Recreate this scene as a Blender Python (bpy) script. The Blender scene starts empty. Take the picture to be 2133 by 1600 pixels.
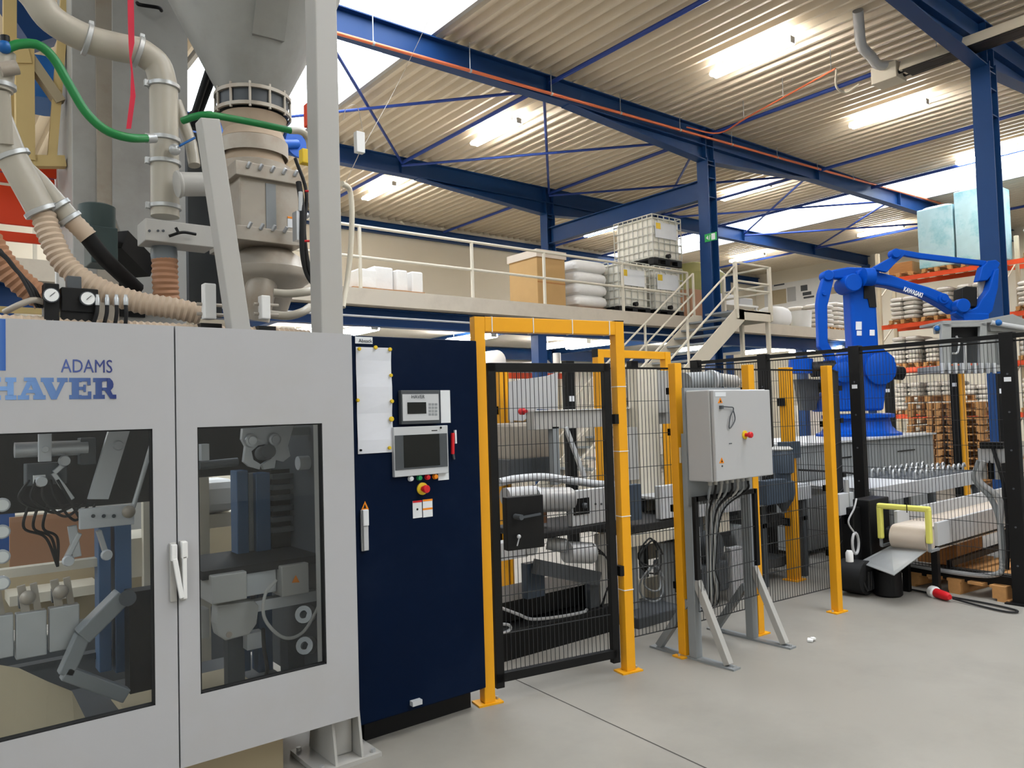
import bpy, bmesh, math, random
from mathutils import Vector as V, Matrix
sc = bpy.context.scene
C = sc.collection
random.seed(11)
# ---------------------------------------------------------------- camera (calibrated from the two vanishing points)
FPX, CX, CY, EYE = 1600.0, 1066.5, 800.0, V((0, 0, 1.6))
_a = V((3080 - CX, 803 - CY, FPX)).normalized()
_b = V((-205 - CX, 900 - CY, FPX)); _b = (_b - _a * _a.dot(_b)).normalized()
_z = _a.cross(_b)
RM = Matrix((_a, _b, _z))
cd = bpy.data.cameras.new('camera'); cam = bpy.data.objects.new('camera', cd); C.objects.link(cam)
cd.sensor_width = 36.0; cd.lens = 36.0 * FPX / 2133.0; cd.clip_start = 0.05; cd.clip_end = 200
mw = Matrix((( RM[0][0], -RM[0][1], -RM[0][2], 0), (RM[1][0], -RM[1][1], -RM[1][2], 0), (RM[2][0], -RM[2][1], -RM[2][2], EYE.z), (0, 0, 0, 1)))
cam.matrix_world = mw
sc.camera = cam
# ---------------------------------------------------------------- light, world, exposure
sc.view_settings.view_transform = 'Standard'; sc.view_settings.look = 'None'
sc.view_settings.gamma = 1.0; sc.view_settings.use_curve_mapping = False
sc.view_settings.exposure = 0.0
sc.cycles.use_denoising = True; sc.cycles.use_light_tree = False
sc.cycles.max_bounces = 6; sc.cycles.diffuse_bounces = 3; sc.cycles.use_adaptive_sampling = True; sc.cycles.adaptive_threshold = 0.03; sc.cycles.glossy_bounces = 3; sc.cycles.transmission_bounces = 4; sc.cycles.transparent_max_bounces = 10
sc.cycles.sample_clamp_indirect = 6.0; sc.cycles.caustics_reflective = False; sc.cycles.caustics_refractive = False
WORLD_STRENGTH, TUBE_STRENGTH, SKYLIGHT_STRENGTH = 1.0, 66.0, 7.8
w = bpy.data.worlds.new('overcast_sky'); sc.world = w; w.use_nodes = True
bg = w.node_tree.nodes['Background']; bg.inputs[0].default_value = (0.80, 0.90, 1.0, 1); bg.inputs[1].default_value = WORLD_STRENGTH
ROOF_Z = 8.15
SKY = ((4.1, 7.14), (22.8, 25.8), (-9.0, -6.0))
HX0, HX1, HY0, HY1 = -9.5, 33.4, -9.0, 22.2
# ---------------------------------------------------------------- helpers
def lin(c): return tuple((v / 12.92 if v <= 0.04045 else ((v + 0.055) / 1.055) ** 2.4) for v in c)
def rgb(r, g, b): return lin((r / 255, g / 255, b / 255))
def at(px, py, X=None, Y=None, Z=None):
    d = RM @ V(((px - CX) / FPX, (py - CY) / FPX, 1))
    if X is not None: t = X / d.x
    elif Y is not None: t = Y / d.y
    else: t = (Z - EYE.z) / d.z
    return EYE + d * t
MATS = {}
def mat(name, col, rough=0.5, metal=0.0, var=0.07, scale=6.0, bump=0.0, emit=None, es=0.0, stretch=None, spec=0.35, dirt=None, dirt_amt=0.3, dirt_scale=2.0, alpha=None):
    m = bpy.data.materials.new(name); m.use_nodes = True
    nt = m.node_tree; bs = nt.nodes['Principled BSDF']
    col = rgb(*col)
    tc = nt.nodes.new('ShaderNodeTexCoord'); src = tc.outputs['Object']
    if stretch:
        mp = nt.nodes.new('ShaderNodeMapping'); mp.inputs['Scale'].default_value = stretch; nt.links.new(src, mp.inputs[0]); src = mp.outputs[0]
    nz = nt.nodes.new('ShaderNodeTexNoise'); nz.inputs['Scale'].default_value = scale; nz.inputs['Detail'].default_value = 5
    nt.links.new(src, nz.inputs['Vector'])
    mx = nt.nodes.new('ShaderNodeMix'); mx.data_type = 'RGBA'
    mx.inputs[6].default_value = tuple(max(0, c * (1 - var)) for c in col) + (1,)
    mx.inputs[7].default_value = tuple(min(1, c * (1 + var)) for c in col) + (1,)
    nt.links.new(nz.outputs['Fac'], mx.inputs[0])
    out = mx.outputs[2]
    if dirt:
        n2 = nt.nodes.new('ShaderNodeTexNoise'); n2.inputs['Scale'].default_value = dirt_scale; n2.inputs['Detail'].default_value = 7; n2.inputs['Roughness'].default_value = 0.65
        nt.links.new(tc.outputs['Object'], n2.inputs['Vector'])
        rp = nt.nodes.new('ShaderNodeMapRange'); rp.inputs[1].default_value = 0.48; rp.inputs[2].default_value = 0.72; rp.inputs[4].default_value = dirt_amt
        nt.links.new(n2.outputs['Fac'], rp.inputs[0])
        m2 = nt.nodes.new('ShaderNodeMix'); m2.data_type = 'RGBA'; m2.inputs[7].default_value = rgb(*dirt) + (1,)
        nt.links.new(rp.outputs[0], m2.inputs[0]); nt.links.new(out, m2.inputs[6]); out = m2.outputs[2]
    nt.links.new(out, bs.inputs['Base Color'])
    bs.inputs['Roughness'].default_value = rough; bs.inputs['Metallic'].default_value = metal
    bs.inputs['Specular IOR Level'].default_value = spec
    if bump:
        bp = nt.nodes.new('ShaderNodeBump'); bp.inputs['Strength'].default_value = bump; bp.inputs['Distance'].default_value = 0.02
        nt.links.new(nz.outputs['Fac'], bp.inputs['Height']); nt.links.new(bp.outputs[0], bs.inputs['Normal'])
    if emit:
        bs.inputs['Emission Color'].default_value = rgb(*emit) + (1,); bs.inputs['Emission Strength'].default_value = es
    if alpha is not None: bs.inputs['Alpha'].default_value = alpha
    MATS[name] = m
    return m
def glass_mat(name, tint, refl=0.12, rough=0.02):
    m = bpy.data.materials.new(name); m.use_nodes = True; nt = m.node_tree; nt.nodes.clear()
    o = nt.nodes.new('ShaderNodeOutputMaterial'); t = nt.nodes.new('ShaderNodeBsdfTransparent'); t.inputs[0].default_value = tint + (1,)
    g = nt.nodes.new('ShaderNodeBsdfGlossy'); g.inputs['Roughness'].default_value = rough
    lw = nt.nodes.new('ShaderNodeFresnel'); lw.inputs[0].default_value = 1.5
    a = nt.nodes.new('ShaderNodeMath'); a.operation = 'MULTIPLY'; a.inputs[1].default_value = refl; nt.links.new(lw.outputs[0], a.inputs[0])
    x = nt.nodes.new('ShaderNodeMixShader'); nt.links.new(a.outputs[0], x.inputs[0]); nt.links.new(t.outputs[0], x.inputs[1]); nt.links.new(g.outputs[0], x.inputs[2])
    nt.links.new(x.outputs[0], o.inputs[0]); MATS[name] = m
    return m
ORG = {}
def frame_of(d, up=V((0, 0, 1))):
    d = d.normalized()
    if abs(d.dot(up)) > 0.98: up = V((0, 1, 0)) if abs(d.y) < 0.9 else V((1, 0, 0))
    s = d.cross(up).normalized(); u = s.cross(d).normalized()
    return d, s, u
def curve(pts, n=6):
    """Catmull-Rom through the points"""
    pts = [V(p) for p in pts]
    if len(pts) < 3: return pts
    P = [pts[0] * 2 - pts[1]] + pts + [pts[-1] * 2 - pts[-2]]
    out = []
    for i in range(1, len(P) - 2):
        p0, p1, p2, p3 = P[i - 1], P[i], P[i + 1], P[i + 2]
        for k in range(n):
            t = k / n
            out.append(0.5 * (2 * p1 + (p2 - p0) * t + (2 * p0 - 5 * p1 + 4 * p2 - p3) * t * t + (3 * p1 - p0 - 3 * p2 + p3) * t ** 3))
    out.append(pts[-1])
    return out
def even(pts, step):
    L = [0.0]
    for i in range(1, len(pts)): L.append(L[-1] + (pts[i] - pts[i - 1]).length)
    n = max(2, int(L[-1] / step)); out = []; j = 0
    for k in range(n + 1):
        s = L[-1] * k / n
        while j < len(pts) - 2 and L[j + 1] < s: j += 1
        t = (s - L[j]) / max(1e-9, L[j + 1] - L[j]); out.append(pts[j].lerp(pts[j + 1], min(1, max(0, t))))
    return out
class G:
    """collects geometry in world space, then links ONE mesh object"""
    def __init__(s): s.v = []; s.f = []
    def add(s, vs, fs):
        b = len(s.v); s.v += [V(p) for p in vs]; s.f += [tuple(b + i for i in f) for f in fs]; return s
    def box(s, x0, x1, y0, y1, z0, z1):
        return s.add([(x, y, z) for z in (z0, z1) for y in (y0, y1) for x in (x0, x1)],
                     [(0, 2, 3, 1), (4, 5, 7, 6), (0, 1, 5, 4), (2, 6, 7, 3), (0, 4, 6, 2), (1, 3, 7, 5)])
    def cbox(s, c, sx, sy, sz, rz=0.0, base=False):
        c = V(c); m = Matrix.Rotation(rz, 3, 'Z'); z0 = 0 if base else -sz / 2
        vs = [c + m @ V((x * sx / 2, y * sy / 2, 0)) + V((0, 0, z0 + z * sz)) for z in (0, 1) for y in (-1, 1) for x in (-1, 1)]
        return s.add(vs, [(0, 2, 3, 1), (4, 5, 7, 6), (0, 1, 5, 4), (2, 6, 7, 3), (0, 4, 6, 2), (1, 3, 7, 5)])
    def bar(s, p, q, w, h=None, up=(0, 0, 1)):
        p, q = V(p), V(q); h = h or w; d, sd, u = frame_of(q - p, V(up))
        vs = [e + sd * (a * w / 2) + u * (b * h / 2) for e in (p, q) for b in (-1, 1) for a in (-1, 1)]
        return s.add(vs, [(0, 1, 3, 2), (4, 6, 7, 5), (0, 4, 5, 1), (2, 3, 7, 6), (0, 2, 6, 4), (1, 5, 7, 3)])
    def bars(s, pts, w, h=None):
        for i in range(len(pts) - 1): s.bar(pts[i], pts[i + 1], w, h)
        return s
    def tube(s, pts, r, n=10, cap=True):
        pts = [V(p) for p in pts]; m = len(pts); rs = r if isinstance(r, (list, tuple)) else [r] * m
        vs = []; fs = []; prev = None
        for i, p in enumerate(pts):
            d = (pts[min(i + 1, m - 1)] - pts[max(i - 1, 0)])
            if d.length < 1e-9: d = V((0, 0, 1))
            d.normalize()
            if prev is None: _, sd, _ = frame_of(d)
            else: sd = (prev - d * prev.dot(d)).normalized()
            prev = sd; u = d.cross(sd)
            vs += [p + (sd * math.cos(2 * math.pi * k / n) + u * math.sin(2 * math.pi * k / n)) * rs[i] for k in range(n)]
        for i in range(m - 1):
            for k in range(n):
                a, b2 = i * n + k, i * n + (k + 1) % n
                fs.append((a, b2, b2 + n, a + n))
        if cap: fs += [tuple(range(n - 1, -1, -1)), tuple((m - 1) * n + k for k in range(n))]
        return s.add(vs, fs)
    def hose(s, pts, r, rib=0.0, pitch=0.03, n=10):
        c = curve(pts, 10)
        if rib:
            e = even(c, pitch / 2); return s.tube(e, [r + (rib if i % 2 else 0) for i in range(len(e))], n)
        return s.tube(even(c, max(0.01, r * 1.2)), r, n)
    def lathe(s, c, prof, axis=(0, 0, 1), n=20, cap=True):
        c = V(c); d, sd, u = frame_of(V(axis)); m = len(prof); vs = []; fs = []
        for (r, z) in prof: vs += [c + d * z + (sd * math.cos(2 * math.pi * k / n) + u * math.sin(2 * math.pi * k / n)) * r for k in range(n)]
        for i in range(m - 1):
            for k in range(n):
                a, b2 = i * n + k, i * n + (k + 1) % n
                fs.append((a, a + n, b2 + n, b2) if False else (a, b2, b2 + n, a + n))
        if cap: fs += [tuple(range(n - 1, -1, -1)), tuple((m - 1) * n + k for k in range(n))]
        return s.add(vs, fs)
    def cyl(s, p, q, r, n=14):
        p, q = V(p), V(q); return s.lathe(p, [(r, 0), (r, (q - p).length)], q - p, n)
    def prism(s, poly, ext):
        poly = [V(p) for p in poly]; ext = V(ext); n = len(poly)
        return s.add(poly + [p + ext for p in poly], [tuple(range(n - 1, -1, -1)), tuple(range(n, 2 * n))] + [(i, (i + 1) % n, n + (i + 1) % n, n + i) for i in range(n)])
    def ball(s, c, rx, ry=None, rz=None, n=12, m=8):
        c = V(c); ry = ry or rx; rz = rz or rx; vs = []; fs = []
        for i in range(m + 1):
            t = math.pi * i / m
            for k in range(n):
                p = 2 * math.pi * k / n; vs.append(c + V((rx * math.sin(t) * math.cos(p), ry * math.sin(t) * math.sin(p), rz * math.cos(t))))
        for i in range(m):
            for k in range(n):
                a, b2 = i * n + k, i * n + (k + 1) % n; fs.append((a, a + n, b2 + n, b2))
        return s.add(vs, fs)
    def ibeam(s, p, q, fw, dep, t=0.02, up=(0, 0, 1)):
        p, q = V(p), V(q); d, sd, u = frame_of(q - p, V(up))
        for k in (-1, 1): s.bar(p + u * k * (dep / 2 - t / 2), q + u * k * (dep / 2 - t / 2), fw, t, up)
        return s.bar(p, q, t * 0.8, dep - 2 * t, up)
    def grid(s, P00, P10, P01, nx, ny, wgt=None): return s
    def build(s, name, m, parent=None, smooth=False, bevel=0.0, local=False):
        me = bpy.data.meshes.new(name); o = bpy.data.objects.new(name, me); C.objects.link(o)
        org = V((0, 0, 0)) if local else ORG.get(parent.name, V((0, 0, 0))) if parent else V((0, 0, 0))
        me.from_pydata([v - org for v in s.v], [], s.f)
        bm = bmesh.new(); bm.from_mesh(me); bmesh.ops.recalc_face_normals(bm, faces=bm.faces); bm.to_mesh(me); bm.free()
        me.materials.append(MATS[m] if isinstance(m, str) else m)
        if smooth:
            me.polygons.foreach_set('use_smooth', [True] * len(me.polygons)); me.set_sharp_from_angle(angle=math.radians(38))
        if bevel:
            b = o.modifiers.new('bevel', 'BEVEL'); b.width = bevel; b.segments = 2; b.limit_method = 'ANGLE'
        if parent: o.parent = parent; ORG[o.name] = org
        return o
def tag(o, label=None, cat=None, group=None, kind=None):
    if label: o['label'] = label
    if cat: o['category'] = cat
    if group: o['group'] = group
    if kind: o['kind'] = kind
    return o
def thing(name, label, cat, loc=(0, 0, 0), group=None, rz=0.0, kind=None):
    o = bpy.data.objects.new(name, None); C.objects.link(o); o.empty_display_size = 0.1
    o.location = loc; o.rotation_euler = (0, 0, rz); ORG[o.name] = V(loc)
    return tag(o, label, cat, group, kind)
def solo(name, g, m, label, cat, group=None, smooth=False, bevel=0.0, kind=None):
    xs = [v.x for v in g.v]; ys = [v.y for v in g.v]; zs = [v.z for v in g.v]
    b = V(((min(xs) + max(xs)) / 2, (min(ys) + max(ys)) / 2, min(zs)))
    g.v = [v - b for v in g.v]; o = g.build(name, m, None, smooth, bevel); o.location = b; ORG[o.name] = b
    return tag(o, label, cat, group, kind)
def struct(name, g, m, smooth=False, bevel=0.0, parent=None, label=None):
    o = g.build(name, m, parent, smooth, bevel)
    if parent is None: o['kind'] = 'structure'; ORG[o.name] = V((0, 0, 0))
    if label: o['label'] = label
    return o
def dup(o, loc, label=None, group=None, rz=None):
    r = o.copy(); C.objects.link(r); r.location = loc
    if rz is not None: r.rotation_euler = (0, 0, rz)
    if label: r['label'] = label
    if group: r['group'] = group
    for ch in list(o.children):
        c = ch.copy(); C.objects.link(c); c.parent = r
        for g in list(ch.children):
            d = g.copy(); C.objects.link(d); d.parent = c
    return r
def PB(g, x0, y0, x1, y1, Y, dep):
    """box whose front face lies in the plane Y and spans that pixel rectangle; dep goes away from the camera"""
    mx, my = (x0 + x1) / 2, (y0 + y1) / 2
    a, b = at(x0, my, Y=Y).x, at(x1, my, Y=Y).x; c, d = at(mx, y1, Y=Y).z, at(mx, y0, Y=Y).z
    return g.box(a, b, Y, Y + dep, c, d)
def T(*ps): return [at(p[0], p[1], Y=p[2]) for p in ps]     # pixel + distance plane -> points
def text_mesh(name, body, m, parent, origin, xdir, size, thick=0.002, font_scale_x=1.0, shear=0.0, bold=0.0, local=False, align='LEFT'):
    """flat lettering lying in the plane of xdir and world Z"""
    cu = bpy.data.curves.new(name, 'FONT'); cu.body = body; cu.size = size; cu.extrude = thick / 2; cu.offset = bold; cu.shear = shear; cu.align_x = align; cu.resolution_u = 3
    to = bpy.data.objects.new(name, cu); C.objects.link(to)
    dg = bpy.context.evaluated_depsgraph_get(); me = bpy.data.meshes.new_from_object(to.evaluated_get(dg))
    bpy.data.objects.remove(to); bpy.data.curves.remove(cu)
    xd = V(xdir).normalized(); nd = xd.cross(V((0, 0, 1))).normalized(); zd = nd.cross(xd)
    org = V((0, 0, 0)) if local else ORG.get(parent.name, V((0, 0, 0)))
    for v in me.vertices:
        p = v.co.copy(); v.co = V(origin) + xd * (p.x * font_scale_x) + zd * p.y + nd * p.z - org
    me.materials.clear(); me.materials.append(MATS[m]); o = bpy.data.objects.new(name, me); C.objects.link(o); o.parent = parent; ORG[o.name] = org
    return o
# ---------------------------------------------------------------- materials
mat('concrete', (145, 141, 133), 0.5, var=0.10, scale=1.2, bump=0.02, dirt=(112, 108, 102), dirt_amt=0.45, dirt_scale=0.7)
mat('joint', (70, 66, 62), 0.9)
mat('roof_sheet', (222, 208, 186), 0.42, 0.0, var=0.03)
mat('wall_paint', (236, 226, 206), 0.8, var=0.03, scale=0.8)
mat('wall_white', (228, 224, 214), 0.8, var=0.03, scale=0.8)
mat('steel_blue', (20, 58, 108), 0.45, var=0.08, scale=3, spec=0.25)
mat('rod_blue', (34, 62, 138), 0.45)
mat('copper', (226, 122, 84), 0.35, 0.35)
mat('galv', (182, 184, 184), 0.4, 0.5, var=0.12, scale=14)
mat('steel', (184, 186, 188), 0.32, 0.55, var=0.08)
mat('grey_paint', (172, 170, 165), 0.45, var=0.04, scale=3)
mat('mid_grey', (138, 142, 144), 0.45, var=0.08)
mat('dark_grey', (72, 76, 80), 0.5, var=0.1)
mat('black', (14, 14, 15), 0.5, var=0.1, spec=0.25)
mat('rubber', (26, 26, 27), 0.7)
mat('yellow', (236, 166, 24), 0.42, var=0.05)
mat('cream_paint', (214, 206, 188), 0.5, var=0.04)
mat('deck_concrete', (196, 186, 170), 0.8, var=0.08, scale=2, dirt=(150, 140, 128), dirt_amt=0.35)
mat('white', (232, 231, 228), 0.6, var=0.03)
mat('tube_light', (255, 255, 255), 0.4, emit=(255, 249, 240), es=TUBE_STRENGTH)
mat('lamp_body', (220, 218, 210), 0.5)
mat('roof_light', (235, 242, 245), 0.5, emit=(238, 246, 255), es=SKYLIGHT_STRENGTH)   # opal roof lights lit by the day outside
# ---------------------------------------------------------------- structure
g = G().box(HX0, HX1, HY0, HY1, -0.2, 0.0); floor = struct('floor', g, 'concrete')
j0, j1 = at(1040, 1400, Z=0), at(1470, 1600, Z=0); jd = (j1 - j0).normalized(); jn = V((-jd.y, jd.x, 0))
g = G()
a, b = j0 - jd * 0.1, j1 + jd * 6
g.add([a + jn * 0.004 + V((0, 0, .0008)), b + jn * 0.004 + V((0, 0, .0008)), b - jn * 0.004 + V((0, 0, .0008)), a - jn * 0.004 + V((0, 0, .0008))], [(0, 1, 2, 3)])
o = g.build('expansion_joint', 'joint', floor)
BY = (-0.6, 5.05, 10.9, 16.5, 22.0)
# roof: trapezoidal sheet, ribs run along Y
g = G(); pitch = 0.28; x = HX0
prof = []
while x < HX1:
    prof += [(x, ROOF_Z), (x + 0.06, ROOF_Z), (x + 0.10, ROOF_Z + 0.12), (x + 0.24, ROOF_Z + 0.12)]; x += pitch
segs = []; cur = []
for (px_, pz_) in prof:
    if any(a0 - 0.01 < px_ < a1 + 0.01 for a0, a1 in SKY):
        if len(cur) > 1: segs.append(cur)
        cur = []
    else: cur.append((px_, pz_))
if len(cur) > 1: segs.append(cur)
for sgm in segs:
    n = len(sgm); vs = [(p, y, z) for y in (HY0, HY1) for p, z in sgm]
    g.add(vs, [(i, i + 1, n + i + 1, n + i) for i in range(n - 1)])
ceil = struct('ceiling', g, 'roof_sheet')
for a0, a1 in SKY:
    for xx in (a0, a1): G().box(xx - 0.04, xx + 0.04, HY0, HY1, ROOF_Z - 0.02, ROOF_Z + 0.45).build('skylight_kerb', 'grey_paint', ceil)
for i, (a0, a1) in enumerate(SKY):
    g = G(); n = 9
    pts = [(a0 + (a1 - a0) * k / (n - 1), ROOF_Z + 0.34 + 0.03 * math.sin(math.pi * k / (n - 1))) for k in range(n)]
    g.add([(p, y, z) for y in (HY0, HY1) for p, z in pts], [(k, k + 1, n + k + 1, n + k) for k in range(n - 1)])
    struct('window_%d' % (i + 1), g, 'roof_light', True)
struct('wall_back', G().box(HX0 - .2, HX1 + .2, HY1, HY1 + .2, 0, ROOF_Z + .5), 'wall_paint')
struct('wall_right', G().box(HX1, HX1 + .2, HY0, HY1, 0, ROOF_Z + .5), 'wall_paint')
struct('wall_left', G().box(HX0 - .2, HX0, HY0, HY1, 0, ROOF_Z + .5), 'wall_white')
struct('wall_front', G().box(HX0 - .2, HX1 + .2, HY0 - .2, HY0, 0, ROOF_Z + .5), 'wall_white')
# steel frame
COLX = (-4.3, 14.62)
for yb in BY[:4]:
    g = G().ibeam((HX0, yb, 7.86), (HX1, yb, 7.86), 0.24, 0.44, 0.022)
    for cx in COLX:
        for s in (-1, 1):
            g.prism([(cx, yb - .009, 7.64), (cx + s * 4.4, yb - .009, 7.64), (cx, yb - .009, 7.30)], (0, .018, 0))
            g.bar((cx, yb, 7.30), (cx + s * 4.4, yb, 7.635), 0.24, 0.022)
        for s in (-.14, .14): g.box(cx + s - .01, cx + s + .01, yb - .12, yb + .12, 7.3, 8.06)
    for sx in (5.0, 9.75, 19.4, 24.1, 28.9): g.box(sx - .01, sx + .01, yb - .11, yb + .11, 7.66, 8.06)
    struct('steel_beam', g, 'steel_blue', label='blue steel I-beam carrying the corrugated roof')
g = G().ibeam((HX0, 22.05, 7.8), (HX1, 22.05, 7.8), 0.2, 0.36, 0.02); struct('steel_beam', g, 'steel_blue', label='blue edge beam along the top of the back wall')
for cx in COLX:
    for yb in BY[:4]:
        g = G()
        for s in (-.14, .14): g.box(cx + s - .012, cx + s + .012, yb - .15, yb + .15, 0, 7.36)
        g.box(cx - .14, cx + .14, yb - .008, yb + .008, 0, 7.36)
        for z in (3.0, 6.9, 7.2, 6.45): g.box(cx - .14, cx + .14, yb - .14, yb + .14, z - .01, z + .01)
        g.cbox((cx, yb, 0), .45, .45, .03, base=True)
        struct('steel_column', g, 'steel_blue', label='blue steel H-column holding up the roof beams')
for (yb, X) in ((21.9, 20.3), (16.5, 33.2), (21.9, 30.6)):
    struct('steel_column', G().box(X - .12, X + .12, yb - .13, yb + .13, 0, 7.7), 'steel_blue', label='blue steel column against the wall')
# tie beams between the columns
for cx in COLX:
    for k in (2,):
        g = G().ibeam((cx, BY[k] + .15, 6.68), (cx, BY[k + 1] - .15, 6.68), 0.2, 0.46, 0.02)
        struct('steel_beam', g, 'steel_blue', label='blue tie beam between two columns')
# purlin struts and wind bracing rods in the roof plane
for sx in (9.75, 14.62, 19.4, 22.3, 28.9):
    for k in range(4): struct('roof_strut', G().cyl((sx, BY[k] + .1, 7.93), (sx, BY[k + 1] - .1, 7.93), 0.045, 8), 'rod_blue', True, label='slim blue tube spanning between two roof beams')
def rod(a, b, Ya, Yb, z): struct('roof_bracing', G().cyl((a, Ya, z), (b, Yb, z), .032, 8), 'rod_blue', True, label='thin blue diagonal bracing rod under the roof')
for (x0, x1, k) in ((5.0, 9.75, 2), (9.75, 14.62, 2), (14.62, 19.4, 2), (19.4, 24.1, 2), (24.1, 28.9, 2)):
    rod(x0, x1, BY[k] + .1, BY[k + 1] - .1, 7.93); rod(x1, x0, BY[k] + .1, BY[k + 1] - .1, 7.86)
# mezzanine
MZ, MY = 3.72, 11.2
deck = struct('mezzanine_deck', G().box(HX0, 22.6, MY, HY1, MZ - 0.27, MZ), 'deck_concrete', label='pale concrete mezzanine deck above the work area')
MB_ = 'blue steel beam under the mezzanine deck'
struct('mezzanine_beam', G().ibeam((HX0, MY + .35, MZ - .43), (22.6, MY + .35, MZ - .43), 0.2, 0.30, 0.02), 'steel_blue', label=MB_)
struct('mezzanine_beam', G().ibeam((HX0, 16.5, MZ - .47), (21, 16.5, MZ - .47), .2, .30, .02), 'steel_blue', label=MB_)
for sx in (0.0, 4.9, 9.75, 14.62, 19.4): struct('mezzanine_beam', G().ibeam((sx, MY + .46, MZ - .385), (sx, 16.4, MZ - .385), .14, .16, .015), 'steel_blue', label=MB_)
struct('mezzanine_soffit', G().box(HX0, 22.55, MY + .5, 16.9, MZ - .3, MZ - .271), 'wall_white', label='white soffit below the mezzanine deck')
for sx in (-4.0, 1.0, 9.9, 19.4): struct('mezzanine_column', G().box(sx - .11, sx + .11, MY + .24, MY + .46, 0, MZ - .58), 'steel_blue', label='blue steel post under the mezzanine')
# copper pipe along the beam at Y=10.9
pz = 7.72
ro = thing('copper_pipe', 'long orange copper pipe strapped along the blue roof beam', 'pipe', (5, 10.7, pz))
c0, c1 = at(705, 70, Y=10.72), at(2010, 438, Y=10.72)
zc = lambda x: c0.z + (c1.z - c0.z) * (x - c0.x) / (c1.x - c0.x)
g = G().tube([(c0.x - 4, 10.72, zc(c0.x - 4)), (c1.x + 2, 10.72, zc(c1.x + 2))], 0.03, 10); g.build('pipe', 'copper', ro, True)
for k in range(13):
    x = 4 + k * 1.9; G().cyl((x, 10.72, zc(x)), (x, 10.72, 8.14), 0.008, 6).lathe((x - .02, 10.72, zc(x)), [(.036, 0), (.036, .04)], (1, 0, 0), 10).build('hanger', 'galv', ro)
# branch pipe to the heater
b0 = at(1430, 265, Y=10.72); b1 = V((b0.x + .6, 10.3, 7.75)); b2 = at(1740, 143, Z=7.75)
ro = thing('gas_pipe', 'thin copper branch pipe hanging under the roof towards the heater', 'pipe', b0)
G().tube(curve([b0, b1, b1.lerp(b2, .3), b2], 5), 0.018, 8).build('pipe', 'copper', ro, True)
for t in (.25, .6, .97):
    p = b1.lerp(b2, t); G().cyl(p, (p.x, p.y, 8.15), .009, 6).build('hanger', 'galv', ro)
# fluorescent lamps
def lamp(x, y, z=7.92, L=1.65, label='', grp='fluorescent lamps under the roof'):
    t = thing('fluorescent_lamp', label, 'lamp', (x, y, z), grp)
    G().box(-.03, .03, -L / 2, L / 2, .02, .11).box(-.07, .07, -L / 2 - .02, -L / 2, -.02, .09).box(-.07, .07, L / 2, L / 2 + .02, -.02, .09).build('lamp_body', 'lamp_body', t, local=True)
    for s in (-.6, .6): G().box(-.008, .008, s - .008, s + .008, .11, .345).build('hanger', 'galv', t, local=True)
    for s in (-.075, .075): G().cyl((s, -L / 2, 0.012), (s, L / 2, 0.012), .042, 6).build('tube', 'tube_light', t, True, local=True)
    return t
LAMPS = [(12.1, 7.95, 'nearest long fluorescent lamp above the gas pipe'), (17.0, 7.8, 'fluorescent lamp right of the roof heater box'), (22.1, 7.55, 'fluorescent lamp behind the tall blue column at right'),
         (10.48, 13.5, 'fluorescent lamp crossed by the thin blue bracing rod'), (19.55, 13.2, 'fluorescent lamp right behind the central blue column'), (28.3, 13.45, 'far fluorescent lamp over the wrapped pallets rack'),
         (10.48, 18.9, 'fluorescent lamp high at left near the white pillar'), (19.35, 18.95, 'fluorescent lamp left of the stacked tank cages'), (28.2, 19.1, 'farthest fluorescent lamp right of the central column')]
l0 = None
for (x, y, lb) in LAMPS:
    if l0 is None: l0 = lamp(x, y, label=lb)
    else: dup(l0, (x, y, 7.92), lb)
UL = [(at(1175, 715, Z=3.25), 'lamp below the mezzanine seen through the yellow gate frame'), (at(1600, 728, Z=3.25), 'lamp below the mezzanine right of the stairs'), (at(735, 688, Z=3.25), 'lamp below the mezzanine beside the white pillar'), (at(1752, 738, X=21.3), 'lamp below the mezzanine behind the robot')]
for p, lb in UL: dup(l0, (p.x, max(p.y, 12.2), 3.19), lb, 'lamps below the mezzanine')
for k in range(7): dup(l0, (-5 + 3.6 * k, 13.2, 3.19), 'one of the unseen lamps added to brighten the space below the mezzanine', 'lamps below the mezzanine')  # hidden lamps added to raise the light below the deck
for k, (x, y) in enumerate(((2.6, 1.6), (7.4, 2.0), (12.1, 2.0), (2.6, -3.5), (8, -3.5), (17, 2.0))): dup(l0, (x, y, 7.92), 'added fluorescent lamp out of view, brightening the foreground', 'added lamps out of view')  # unseen lamps added to light the foreground
# ---------------------------------------------------------------- bagging machine enclosure
mat('panel_grey', (177, 177, 179), 0.42, var=0.03, scale=2, dirt=(168, 164, 156), dirt_amt=0.35, dirt_scale=1.5)
mat('navy', (1, 17, 42), 0.5, var=0.15, scale=3, dirt=(70, 84, 112), dirt_amt=0.05, dirt_scale=2.4, spec=0.08)
mat('pipe_grey', (176, 170, 156), 0.32, var=0.05, scale=4)
mat('dust_steel', (168, 160, 148), 0.48, 0.25, var=0.12, scale=7, dirt=(148, 126, 104), dirt_amt=0.5, dirt_scale=5)
mat('hopper_grey', (150, 150, 146), 0.45, 0.15, var=0.10, scale=2, dirt=(110, 106, 98), dirt_amt=0.4, dirt_scale=2)
mat('cloth_dusty', (176, 158, 138), 0.9, var=0.1, scale=9, bump=0.2)
mat('hose_beige', (190, 170, 148), 0.6, var=0.06)
mat('hose_brown', (166, 122, 92), 0.6, var=0.08)
mat('hose_clear', (112, 120, 126), 0.3, var=0.15)
mat('green_hose', (28, 122, 62), 0.4, var=0.08)
mat('red_strap', (196, 30, 58), 0.6)
mat('red', (204, 32, 40), 0.4)
mat('orange_red', (226, 66, 26), 0.5)
mat('cream_yellow', (212, 186, 128), 0.55, var=0.06)
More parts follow.
